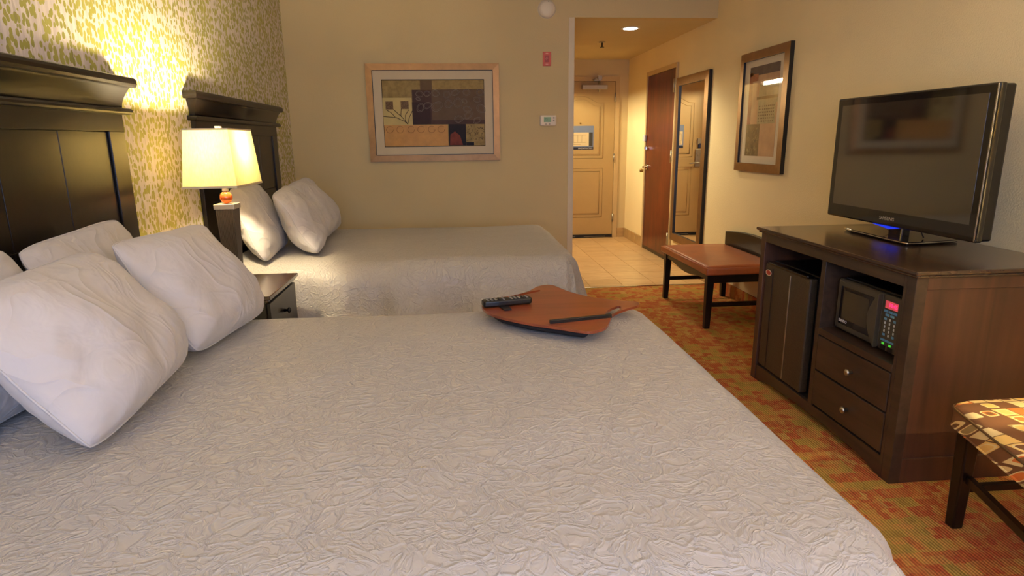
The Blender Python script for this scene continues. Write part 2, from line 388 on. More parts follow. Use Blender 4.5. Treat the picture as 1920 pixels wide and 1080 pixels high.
struct(box('wall_right', (XR, YB, 0), (XR + T, YD, HR), m_tan_r))
# far wall with hall opening
struct(MB().box((XL, YW, 0), (XC, YW + T, HR)).box((XC, YW, HC), (XR, YW + T, HR)).build('wall_back', m_tan))
# hall left wall with the vanity alcove opening
AY0, AY1, AX, HEAD = 6.1, 7.95, .52, 1.93
struct(MB().box((XC - T, YW + T, 0), (XC, AY0, HC)).box((XC - T, AY1, 0), (XC, YD, HC)).box((XC - T, AY0, HEAD), (XC, AY1, HC)).build('wall_hall_left', m_tan))
struct(MB().box((AX - T, AY0 - T, 0), (AX, AY1 + T, HC)).box((AX, AY0 - T, 0), (XC - T, AY0, HC)).box((AX, AY1, 0), (XC - T, AY1 + T, HC)).build('wall_alcove', m_tan))
struct(box('ceiling_hall', (AX - T, YW + T, HC), (XR, YD + T, HC + .1), m_ceil))
struct(box('ceiling', (XL, YB, HR), (XR, YW + T, HR + .1), m_white))
DX0, DX1, DZ = 1.19, 2.10, 2.03
struct(MB().box((XC - T, YD, 0), (DX0 - .05, YD + T, HC)).box((DX1 + .05, YD, 0), (XR, YD + T, HC)).box((DX0 - .05, YD, DZ + .05), (DX1 + .05, YD + T, HC)).build('wall_hall_end', m_tan))
struct(box('door_leak_blocker', (DX0 - .05, YD + .05, -.1), (DX1 + .05, YD + T, DZ + .06), m_tan))  # unseen plate added behind the entry door to stop sky light leaking in
struct(box('trim_2', (.988, YW - .004, 0), (XC + .004, YW + .05, HC), m_trimw, bevel=.003), 'pale corner guard at the hall opening')
# rear wall with a window (behind the camera)
struct(MB().box((XL, YB - T, 0), (WX0, YB, HR)).box((WX1, YB - T, 0), (XR, YB, HR)).box((WX0, YB - T, 0), (WX1, YB, WZ0)).box((WX0, YB - T, WZ1), (WX1, YB, HR)).build('wall_rear', m_tan))
wn = struct(MB().box((WX0, YB - .1, WZ0), (WX0 + .05, YB - .04, WZ1)).box((WX1 - .05, YB - .1, WZ0), (WX1, YB - .04, WZ1)).box((WX0, YB - .1, WZ0), (WX1, YB - .04, WZ0 + .05)).box((WX0, YB - .1, WZ1 - .05), (WX1, YB - .04, WZ1)).box(((WX0 + WX1) / 2 - .025, YB - .1, WZ0), ((WX0 + WX1) / 2 + .025, YB - .04, WZ1)).build('window_1', m_jamb))
# baseboards
bh = struct(MB().box((XR - .004, 5.37, 0), (XR - .001, 5.52, .12)).build('baseboard_hall', m_grout))
yy = 7.43
for (a, b) in [(7.42, 7.72), (7.724, 8.024), (8.028, 8.262)]: MB().box((XR - .014, a, 0), (XR, b, .125)).build('tile', m_base, bh, .003)
for (a, b) in [(5.37, 5.67), (5.674, 5.974), (5.978, 6.36)]: MB().box((XR - .014, a, 0), (XR, b, .125)).build('tile', m_base, bh, .003)
MB().box((2.165, YD - .012, 0), (XR - .014, YD, .125)).build('tile', m_base, bh, .003)
struct(box('baseboard_right', (XR - .012, YB, 0), (XR, 5.36, .10), m_carpet, bevel=.003))
struct(box('baseboard_back', (XL, YW - .012, 0), (.986, YW, .10), m_carpet, bevel=.003))
# ------------------------------------------------------------------ hall doors
d1 = struct(box('door_1', (DX0, YD - .012, .012), (DX1, YD + .03, DZ), m_door, bevel=.002), 'beige panelled entry door at the end of the hall')
MB().box((DX1 + .003, YD - .018, 0), (DX1 + .06, YD + .03, DZ + .06)).box((DX0 - .06, YD - .018, 0), (DX0 - .003, YD + .03, DZ + .06)).box((DX0 - .003, YD - .018, DZ + .003), (DX1 + .003, YD + .03, DZ + .06)).build('frame', m_jamb, d1)
def panel_loop(ins, z0, z1, arch):
    x0, x1 = DX0 + .15 + ins, DX1 - .15 - ins; xm = (x0 + x1) / 2; P = [(x0, z0 + ins), (x1, z0 + ins)]
    z1 -= ins
    if not arch: return P + [(x1, z1), (x0, z1)]
    for k in range(0, 25):
        s = k / 24; x = x1 + (x0 - x1) * s; q = abs(2 * s - 1)
        P.append((x, z1 + .085 * (.5 + .5 * math.cos(math.pi * min(1, max(0, (q - .12) / .75))))))
    return P
for z0, z1, ar in ((1.06, 1.76, True), (.28, .93, False)):
    mb = MB()
    for ins in (0, .04): mb.tube([(x, YD - .013, z) for x, z in panel_loop(ins, z0, z1, ar)], .0042, 6, True)
    pn = MB().prism([(x, z) for x, z in panel_loop(.055, z0, z1, ar)], 'y', YD - .017, YD - .010).build('panel', m_door, d1)
    mb.build('molding', m_door, pn)
for z in (.27, 1.06, 1.83): MB().box((DX1 - .006, YD - .022, z - .055), (DX1 + .012, YD - .010, z + .055)).cyl((DX1 + .003, YD - .022, z - .055), .007, .11).build('hinge', m_nickel, d1)
MB().box((DX0 + .002, YD - .03, .006), (DX1 - .002, YD - .012, .042)).build('door_sweep', m_black, d1)
MB().box((DX0 + .15, YD - .033, .014), (DX0 + .4, YD - .03, .024)).box((DX0 + .52, YD - .033, .014), (DX1 - .1, YD - .03, .022)).build('sweep_highlight', M('sweep_grey', (120, 112, 100), .5, grain=.1), d1)
cl = MB().box((1.655, YD - .075, 1.93), (1.985, YD - .012, 1.985)).build('door_closer', M('closer_grey', (176, 166, 146), .4, .4, grain=.05), d1, .006)
MB().cyl((1.88, YD - .045, 1.90), .012, .14).box((1.81, YD - .06, 2.035), (1.90, YD - .03, 2.05)).tube([(1.88, YD - .045, 2.04), (1.83, YD - .07, 2.065), (1.80, YD - .03, 2.05)], .01).box((1.86, YD - .06, 2.05), (1.91, YD - .018, 2.10)).build('closer_arm', m_nickel, cl)
MB().cyl((1.645, YD - .022, 1.51), .011, .012, 'y').build('peephole', M('brass', (170, 130, 60), .3, 1, grain=.1), d1)
# lever set (seen in the mirror)
MB().box((1.225, YD - .028, .93), (1.295, YD - .012, 1.16)).cyl((1.26, YD - .07, .98), .012, .06, 'y').tube([(1.26, YD - .068, .98), (1.32, YD - .07, .98), (1.385, YD - .066, .975)], .010).cyl((1.26, YD - .04, 1.09), .016, .016, 'y').build('lever_lock', m_nickel, d1, .003)
MB().box((1.22, YD - .03, 1.22), (1.275, YD - .012, 1.30)).build('door_guard', m_nickel, d1, .003)
MB().box((1.232, YD - .034, 1.17), (1.262, YD - .012, 1.235)).build('guard_bar', M('navy_plastic', (26, 40, 84), .4, grain=.1), d1, .003)
MB().cyl((1.165, YD - .05, 1.255), .022, .035, 'y').build('guard_knob', m_nickel, d1)
sg = thing('evacuation_sign', (1.645, YD - .02, 1.32), 'blue-topped notice sheet fixed to the beige entry door', 'sign')
sx0, sx1, sz0, sz1 = 1.47, 1.822, 1.175, 1.478; ys = YD - .0185
MB().box((sx0, ys, sz0), (sx1, ys + .003, sz1)).build('backing_plate', M('steel_blue_print', (112, 124, 150), .4, grain=.03), sg)
MB().box((sx0 + .015, ys - .0012, sz0 + .045), (sx1 - .062, ys, sz1 - .085)).build('paper', M('tan_paper', (206, 186, 146), .7, grain=.04), sg)
MB().box((sx1 - .06, ys - .0012, sz0 + .045), (sx1 - .012, ys, sz1 - .085)).build('side_strip', M('dark_grey_print', (62, 58, 50), .5, grain=.05), sg)
MB().box((sx0, ys - .0012, sz0), (sx1, ys, sz0 + .032)).build('bottom_band', M('navy_print', (24, 26, 44), .5, grain=.05), sg)
text('lettering', 'EVACUATION PLAN', M('white_print', (226, 224, 220), .6, grain=.02), (1.715, ys - .0018, sz0 + .016), .021, (1, 0, 0), (0, 0, 1), sg)
mb = MB()
for k in range(4): mb.box((sx0 + .03 + k * .055, ys - .0018, sz0 + .09), (sx0 + .033 + k * .055, ys - .0011, sz1 - .12))
mb.box((sx0 + .03, ys - .0018, sz1 - .118), (sx0 + .25, ys - .0011, sz1 - .115)).box((sx0 + .03, ys - .0018, sz0 + .09), (sx0 + .25, ys - .0011, sz0 + .093)).box((sx0 + .03, ys - .0018, sz0 + .065), (sx0 + .18, ys - .0011, sz0 + .07))
mb.build('floor_plan_lines', M('brown_print', (120, 98, 64), .7, grain=.05), sg)
# bathroom door in the right hand wall
BY0, BY1 = 6.43, 7.365
d2 = struct(box('door_2', (XR - .016, BY0 + .004, .02), (XR - .001, BY1 - .004, 2.0), m_mahog, bevel=.002), 'glossy mahogany door in the right hall wall')
MB().box((XR - .026, BY0 - .028, 0), (XR, BY0, 2.05)).box((XR - .026, BY1, 0), (XR, BY1 + .045, 2.05)).box((XR - .026, BY0, 2.003), (XR, BY1, 2.05)).build('frame', m_jamb, d2, .003)
MB().box((XR - .018, BY0 + .004, .004), (XR - .001, BY1 - .004, .04)).build('kick_strip', m_esp, d2)
for z in (.25, 1.12, 1.83): MB().box((XR - .030, BY0 - .004, z - .065), (XR - .014, BY0 + .045, z + .065)).cyl((XR - .032, BY0 + .004, z - .065), .008, .13).build('hinge', m_nickel, d2)
lv = MB().cyl((XR - .03, 7.285, .98), .032, .014, 'x').cyl((XR - .075, 7.285, .98), .011, .05, 'x').tube([(XR - .07, 7.285, .98), (XR - .075, 7.22, .985), (XR - .07, 7.17, .975)], .010).build('lever_handle', m_chrome, d2)
MB().cyl((XR - .034, 7.30, 1.195), .026, .018, 'x').box((XR - .055, 7.288, 1.18), (XR - .034, 7.312, 1.21)).build('thumb_turn', m_chrome, d2)
MB().box((XR - .05, 7.33, 1.275), (XR - .026, 7.40, 1.345)).build('latch_plate', M('white_enamel', (214, 212, 214), .3, grain=.02), d2, .004)
MB().cyl((XR - .06, 7.43, .93), .02, .06, 'x').build('door_stop', M('brass2', (160, 130, 70), .35, 1, grain=.1), d2)
# ------------------------------------------------------------------ framed mirror, framed pictures
mr = thing('wall_mirror', (XR, 5.95, .30), 'tall bronze-framed mirror beside the mahogany door', 'mirror')
def frame_on_right(parent, y0, y1, z0, z1, w, x, depth, mat, side):
    mb = MB()
    xo, xi = x, x + .012
    O = [(y0, z0), (y1, z0), (y1, z1), (y0, z1)]; I = [(y0 + w, z0 + w), (y1 - w, z0 + w), (y1 - w, z1 - w), (y0 + w, z1 - w)]
    names = ('frame_rail', 'frame_stile', 'frame_rail', 'frame_stile')
    for k in range(4):
        j = (k + 1) % 4; mb = MB()
        A = [(x + .004, *O[k]), (x + .004, *O[j]), (x, *I[j]), (x, *I[k])]; B = [(XR, *O[k]), (XR, *O[j]), (XR, *I[j]), (XR, *I[k])]
        o = len(mb.v); mb.v += A + B
        mb.face((0, 1, 2, 3)); mb.face((7, 6, 5, 4)); mb.face((0, 4, 5, 1), 1); mb.face((2, 6, 7, 3), 1); mb.face((1, 5, 6, 2)); mb.face((3, 7, 4, 0))
        mb.build(names[k], [mat, side], parent)
m_sideblk = M('black_frame_edge', (20, 16, 12), .45, grain=.2)
frame_on_right(mr, 5.545, 6.355, .26, 1.89, .078, XR - .036, .036, m_bronze2, m_sideblk)
t = NT('mirror_silver'); t.base((.92, .92, .9, 1)); t.p(Metallic=1.0, Roughness=.005); m_mirror = t.m
MB().box((XR - .022, 5.60, .32), (XR - .003, 6.30, 1.83)).build('mirror_glass', m_mirror, mr)
pr = thing('framed_print', (XR, 4.56, 1.05), 'tall bronze-framed abstract print hanging above the bench', 'picture')
PY0, PY1, PZ0, PZ1 = 4.195, 4.927, 1.048, 1.925
frame_on_right(pr, PY0, PY1, PZ0, PZ1, .062, XR - .034, .034, m_bronze2, m_sideblk)
MB().box((XR - .016, PY0 + .04, PZ0 + .04), (XR - .002, PY1 - .04, PZ1 - .04)).build('mat_board', m_mat2, pr)
MB().box((XR - .0245, PY0 + .055, PZ0 + .055), (XR - .022, PY1 - .055, PZ1 - .055)).build('glass_pane', m_glass, pr)
pm = [M('slate_print', (88, 82, 84), .8, grain=.25, gscale=20), M('rust_print', (150, 92, 66), .8, grain=.3, gscale=16), M('peach_print', (196, 160, 124), .8, grain=.12, gscale=12), M('sage_print', (170, 160, 124), .8, grain=.15, gscale=30), M('olive_print', (128, 108, 66), .8, grain=.3, gscale=26), M('ochre_dark_print', (92, 72, 44), .8, grain=.2)]
qy0, qy1, qz0, qz1 = 4.33, 4.78, 1.165, 1.815
def Q(u0, u1, v0, v1, mi, lv, mb):   # u from the far edge to the near edge, v down
    ya, yb = qy1 + (qy0 - qy1) * u0, qy1 + (qy0 - qy1) * u1; za, zb = qz1 + (qz0 - qz1) * v0, qz1 + (qz0 - qz1) * v1
    mb.box((XR - .0165 - lv * .0004, yb, zb), (XR - .016, ya, za), mi)
mb = MB(); Q(0, 1, 0, 1, 2, 0, mb); Q(0, 1, 0, .10, 0, 1, mb); Q(0, .12, .06, .66, 1, 1, mb); Q(.12, .3, .08, .16, 1, 2, mb); Q(.36, 1, .2, .42, 3, 1, mb); Q(.36, .95, .42, .64, 3, 2, mb); Q(0, .48, .64, 1, 4, 2, mb); Q(.48, 1, .66, 1, 2, 3, mb); Q(.3, 1, .34, .37, 4, 3, mb)
for a in range(9):
    for b in range(6): Q(.40 + a * .06, .425 + a * .06, .44 + b * .033, .455 + b * .033, 5, 3, mb)
mb.build('print', pm, pr)
mb = MB(); random.seed(4)
for k in range(14):
    y = qy1 - random.uniform(.02, .42) * (qy1 - qy0); z = qz0 + random.uniform(.02, .33) * (qz1 - qz0); r = random.uniform(.012, .03)
    mb.tube([(XR - .0176, y + r * math.cos(q) * .6, z + r * math.sin(q)) for q in [i * .5 for i in range(9)]], .0012, 4)
mb.build('leaf_drawing', M('cream_line_print', (206, 190, 140), .8, grain=.05), pr)
# big landscape picture on the back wall
ar = thing('framed_picture', (-.165, YW, 1.137), 'wide gold-framed collage picture on the tan wall above the far bed', 'picture')
AX0, AX1, AZ0, AZ1 = -.72, .39, 1.137, 1.934
YF = YW - .03
def art(cx, cy):   # position on the picture, from a 1409-wide sketch of it
    v = (cy - 135) / 865; l = 110 + 55 * v; r = 1290 + 12 * v; u = (cx - l) / (r - l)
    return AX0 + (AX1 - AX0) * u, AZ1 - (AZ1 - AZ0) * v
w = .052
O = [(AX0, AZ0), (AX1, AZ0), (AX1, AZ1), (AX0, AZ1)]; I = [(AX0 + w, AZ0 + w), (AX1 - w, AZ0 + w), (AX1 - w, AZ1 - w), (AX0 + w, AZ1 - w)]
for k in range(4):
    j = (k + 1) % 4; mb = MB()
    mb.v += [(O[k][0], YF + .006, O[k][1]), (O[j][0], YF + .006, O[j][1]), (I[j][0], YF, I[j][1]), (I[k][0], YF, I[k][1]), (O[k][0], YW, O[k][1]), (O[j][0], YW, O[j][1]), (I[j][0], YW, I[j][1]), (I[k][0], YW, I[k][1])]
    mb.face((0, 1, 2, 3)); mb.face((7, 6, 5, 4)); mb.face((0, 4, 5, 1), 1); mb.face((2, 6, 7, 3), 1); mb.face((1, 5, 6, 2)); mb.face((3, 7, 4, 0))
    mb.build('frame_rail' if k % 2 == 0 else 'frame_stile', [m_bronze, m_sideblk], ar)
MB().box((AX0 + .04, YF + .012, AZ0 + .04), (AX1 - .04, YW - .004, AZ1 - .04)).build('mat_board', m_mat, ar)
mb = MB(); a, b = AX0 + w + .001, AX1 - w - .001; c, d = AZ0 + w + .001, AZ1 - w - .001
for (p, q) in (((a, c), (b, c + .004)), ((a, d - .004), (b, d)), ((a, c), (a + .004, d)), ((b - .004, c), (b, d))): mb.box((p[0], YF + .008, p[1]), (q[0], YF + .013, q[1]))
mb.build('inner_bead', m_sideblk, ar)
am = [M('ochre_stucco_print', (150, 128, 78), .8, grain=.25, gscale=25), M('plum_print', (74, 50, 42), .8, grain=.2, gscale=10), M('umber_print', (100, 80, 58), .8, grain=.2, gscale=9), M('pale_gold_print', (196, 176, 116), .8, grain=.08, gscale=12), M('orange_sand_print', (196, 148, 88), .8, grain=.12, gscale=16), M('near_black_print', (28, 20, 20), .8, grain=.3), M('brick_red_print', (112, 48, 34), .8, grain=.3, gscale=16), M('speckled_brown_print', (110, 86, 60), .8, grain=.5, gscale=90), M('dark_plum_print', (54, 33, 29), .8, grain=.2)]
mb = MB()
def R_(x0, y0, x1, y1, mi, lv):
    a = art(x0, y0); b = art(x1, y1); mb.box((a[0], YF + .0112 - lv * .0005, b[1]), (b[0], YF + .012, a[1]), mi)
R_(252, 272, 1170, 868, 5, 0); R_(258, 280, 1165, 862, 0, 1); R_(264, 430, 530, 672, 3, 2); R_(280, 672, 842, 860, 4, 2); R_(590, 282, 698, 366, 2, 3); R_(520, 362, 1164, 668, 1, 3); R_(690, 366, 1164, 630, 2, 4); R_(522, 470, 690, 668, 8, 5); R_(530, 366, 690, 468, 1, 5)
R_(842, 668, 1000, 860, 5, 4); R_(1000, 832, 1070, 860, 5, 4); R_(290, 462, 360, 532, 7, 4); R_(422, 460, 494, 530, 7, 4)
pts = [art(*q) for q in ((856, 856), (860, 760), (900, 732), (945, 770), (972, 856))]
mb.prism(pts[::-1], 'y', YF + .012, YF + .0088, 6)
mb.build('print', am, ar)
mb = MB(); yl = YF + .0092
def L(pts, r): mb.tube([(art(*p)[0], yl, art(*p)[1]) for p in pts], r, 4)
for pts in ([(488, 665), (460, 640), (385, 603), (275, 593)], [(488, 665), (440, 605), (360, 532)], [(375, 598), (345, 565), (300, 536)], [(425, 590), (428, 530)], [(466, 640), (464, 585), (494, 535)], [(486, 660), (500, 600), (526, 545)]): L(pts, .0022)
for cx in (330, 420, 515, 602, 695, 780): L([(cx + 30 * math.cos(i * .4), 712 + 30 * math.sin(i * .4)) for i in range(15)], .0011)
random.seed(2)
for k in range(34): q = (random.uniform(1015, 1150), random.uniform(690, 815)); L([q, (q[0] + random.uniform(-25, 25), q[1] + random.uniform(-25, 25))], .0012)
mb.build('twig_drawing', M('dark_line_print', (40, 26, 18), .8, grain=.1), ar)
mb = MB(); yl = YF + .0086
for cx, cy, rx, ry, rot in ((585, 398, 30, 28, .2), (652, 396, 28, 24, 0), (725, 392, 32, 28, .3), (826, 405, 28, 32, .4), (900, 390, 34, 24, -.3), (1000, 386, 30, 28, .3), (1120, 388, 30, 30, .2), (596, 518, 28, 40, .5), (655, 500, 34, 28, -.4), (740, 510, 50, 40, -.5), (840, 486, 30, 36, .2), (925, 476, 36, 42, .1), (1005, 532, 34, 26, .3), (930, 622, 36, 30, 0), (1015, 592, 38, 26, -.6), (1095, 450, 32, 24, .2), (1130, 530, 40, 34, .7), (1095, 636, 34, 26, -.5), (575, 442, 20, 12, .3), (985, 462, 24, 18, .8)):
    for s in (1.0, .72):
        P = []
        for i in range(14):
            q = i / 13 * 2 * math.pi; rr = s * (1 + .22 * max(0, math.cos(q)) ** 4); x = rx * rr * math.cos(q); y = ry * s * math.sin(q)
            P.append((cx + x * math.cos(rot) - y * math.sin(rot), cy + x * math.sin(rot) + y * math.cos(rot)))
        L(P, .0015 if s == 1 else .0008)
mb.build('leaf_drawing', M('chalky_grey_print', (142, 130, 116), .8, grain=.2), ar)
MB().box((AX0 + .05, YF + .0055, AZ0 + .05), (AX1 - .05, YF + .0062, AZ1 - .05)).build('glass_pane', m_glass_ar, ar)
# ------------------------------------------------------------------ wall fittings and hall ceiling
sd = thing('smoke_detector', (.80, YW, 2.362), 'round white smoke detector high on the tan wall', 'smoke detector')
MB().lathe((.80, YW, 2.362), [(.072, 0), (.072, -.012), (.066, -.026), (.052, -.036), (.03, -.040), (.004, -.041)], 'y', 32).build('body', m_ivory, sd)
MB().cyl((.80, YW - .004, 2.362), .076, .004, 'y', 32).build('mounting_ring', M('warm_white_plastic', (208, 196, 172), .5, grain=.02), sd)
for dx, dz in ((.01, .052), (-.03, .012), (.01, .03)): MB().cyl((.80 + dx, YW - .036, 2.362 + dz), .0045, .012, 'y', 10).build('sensor_dot', M('grey_dot', (120, 110, 96), .5, grain=.1), sd)
al = thing('alarm_plate', (.8, YW, 1.913), 'small red alarm plate on the tan wall', 'alarm')
MB().box((.766, YW - .008, 1.913), (.837, YW, 2.028)).build('plate', M('salmon_red_plastic', (204, 92, 74), .45, grain=.04), al, .003)
MB().box((.783, YW - .013, 1.945), (.818, YW - .007, 1.998)).build('lens', M('deep_red_plastic', (158, 48, 44), .3, grain=.06), al, .002)
MB().tube([(.80 + .008 * math.cos(q), YW - .0132, 1.971 + .008 * math.sin(q)) for q in [i * .6 for i in range(9)]], .0012, 5).box((.79, YW - .0086, 2.012), (.812, YW - .0078, 2.018)).box((.79, YW - .0086, 1.925), (.812, YW - .0078, 1.931)).build('printed_mark', M('pale_red_print', (230, 170, 150), .5, grain=.03), al)
th = thing('thermostat', (.81, YW, 1.42), 'white thermostat with a green display on the tan wall', 'thermostat')
MB().box((.738, YW - .026, 1.421), (.884, YW, 1.512)).build('housing', m_ivory, th, .018, 4)
MB().box((.772, YW - .028, 1.452), (.835, YW - .025, 1.495)).build('display', M('green_lcd', (128, 164, 112), .3, grain=.04), th)
text('display_digits', '72', M('dark_lcd_print', (60, 84, 56), .5, grain=.05), (.792, YW - .0285, 1.474), .026, (1, 0, 0), (0, 0, 1), th)
for x, z in ((.858, 1.488), (.858, 1.466), (.79, 1.436), (.822, 1.436)): MB().cyl((x, YW - .0285, z), .007, .005, 'y', 12).build('button', M('grey_button', (160, 150, 132), .5, grain=.05), th)
dl = thing('downlight', (1.652, 5.995, HC), 'round recessed downlight glowing in the hall ceiling', 'ceiling light')
MB().lathe((1.652, 5.995, HC - .006), [(.088, 0), (.088, .006), (.074, .008), (.070, .0)], 'z', 32).build('trim_ring', m_ivory, dl)
t = NT('glowing_lens'); t.base((1, .95, .85, 1)); t.b.inputs['Emission Color'].default_value = (1, .93, .82, 1); t.b.inputs['Emission Strength'].default_value = 6; m_glow = t.m
MB().lathe((1.652, 5.995, HC - .012), [(.05, 0), (.066, .004), (.07, .012)], 'z', 32).build('lens', m_glow, dl)
ld = bpy.data.lights.new('downlight_lamp', 'SPOT'); ld.energy = P_DOWN; ld.color = (1, .86, .62); ld.spot_size = math.radians(125); ld.spot_blend = .7; ld.shadow_soft_size = .06
lo = bpy.data.objects.new('downlight_lamp', ld); COL.objects.link(lo); lo.parent = dl; lo.location = (0, 0, -.02)
sp = thing('fire_sprinkler', (1.581, 6.824, HC), 'small fire sprinkler hanging from the hall ceiling', 'sprinkler')
MB().cyl((1.581, 6.824, HC - .008), .035, .008).build('escutcheon', m_nickel, sp)
MB().cyl((1.581, 6.824, HC - .05), .008, .045).build('stem', m_sideblk, sp); MB().cyl((1.581, 6.824, HC - .055), .022, .005).build('deflector', m_sideblk, sp)
vl = thing('vanity_light', (AX, 7.5, 1.96), 'glowing tube light in the side alcove, reflected in the tall print', 'light')
MB().box((AX, 7.1, 1.93), (AX + .03, 7.82, 2.03)).build('back_plate', m_nickel, vl, .004)
t = NT('vanity_tube_glow'); t.base((1, .97, .85, 1)); t.b.inputs['Emission Color'].default_value = (1, .90, .70, 1); t.b.inputs['Emission Strength'].default_value = 9; m_tube = t.m
MB().cyl((AX + .075, 7.13, 1.98), .042, .66, 'y', 24).build('tube', m_tube, vl)
for y in (7.09, 7.79): MB().cyl((AX + .075, y, 1.98), .05, .04, 'y', 24).build('end_cap', m_nickel, vl)
ld = bpy.data.lights.new('vanity_lamp', 'AREA'); ld.shape = 'RECTANGLE'; ld.size = .08; ld.size_y = .64; ld.energy = P_VANITY; ld.color = (1, .84, .52)
lo = bpy.data.objects.new('vanity_lamp', ld); COL.objects.link(lo); lo.parent = vl; lo.location = (.122, -.04, .02); lo.rotation_euler = (0, math.radians(-90), 0)
# ------------------------------------------------------------------ headboards
XH = XL + .024      # front of the stiles
XB = XL + .001
def headboard(y0, y1, label):
    """y0,y1: outer faces of the stiles"""
    t = thing('headboard', (XB, (y0 + y1) / 2, 0), label, 'headboard', 'dark headboards on the patterned wall')
    def tier(name, prof, par=None):
        mb = MB(); n = len(prof)
        for z, of, os in prof: mb.v += [(XB, y0 - os, z), (XH + of, y0 - os, z), (XH + of, y1 + os, z), (XB, y1 + os, z)]
        for k in range(n - 1):
            for i in range(4): j = (i + 1) % 4; mb.face((k * 4 + i, k * 4 + j, k * 4 + 4 + j, k * 4 + 4 + i), 0, name == 'crown_cove' and i == 1)
        mb.face((3, 2, 1, 0)); mb.face([(n - 1) * 4 + i for i in range(4)])
        return mb.build(name, m_esp, par or t)
    tier('frieze', [(1.355, .0, .0), (1.425, .0, .0)])
    def rounded(z0, z1, of, os, k=5):
        P = []
        for i in range(k + 1):
            q = math.pi * i / k; P.append(((z0 + z1) / 2 - math.cos(q) * (z1 - z0) / 2, of - .008 + .008 * math.sin(q), os - .008 + .008 * math.sin(q)))
        return P
    tier('lower_molding', rounded(1.422, 1.447, .026, .040))
    tier('crown_cove', [(1.446 + .085 * i / 8, .003 + .030 * (1 - math.cos(i / 8 * math.pi / 2)), .004 + .026 * (1 - math.cos(i / 8 * math.pi / 2))) for i in range(9)])
    tier('top_cap', rounded(1.529, 1.568, .046, .065))
    SW = .115
    for a, b in ((y0, y0 + SW), (y1 - SW, y1)): MB().box((XB, a, .05), (XH, b, 1.355)).build('stile', m_esp_z, t, .002)
    MB().box((XB, y0 + SW, .3), (XB + .006, y1 - SW, 1.355)).build('backing', m_sideblk, t)
    n = round((y1 - y0 - 2 * SW) / .32); pw = (y1 - y0 - 2 * SW) / n
    for i in range(n):
        for z0, z1 in ((.60, .982), (.986, 1.353)):
            MB().box((XB + .004, y0 + SW + i * pw + .002, z0), (XB + .014, y0 + SW + (i + 1) * pw - .002, z1)).build('panel', m_esp_x, t, .0015)
    return t
headboard(.62, 2.735, 'dark wooden headboard behind the nearest bed'); headboard(3.465, 4.97, 'dark wooden headboard behind the far bed')
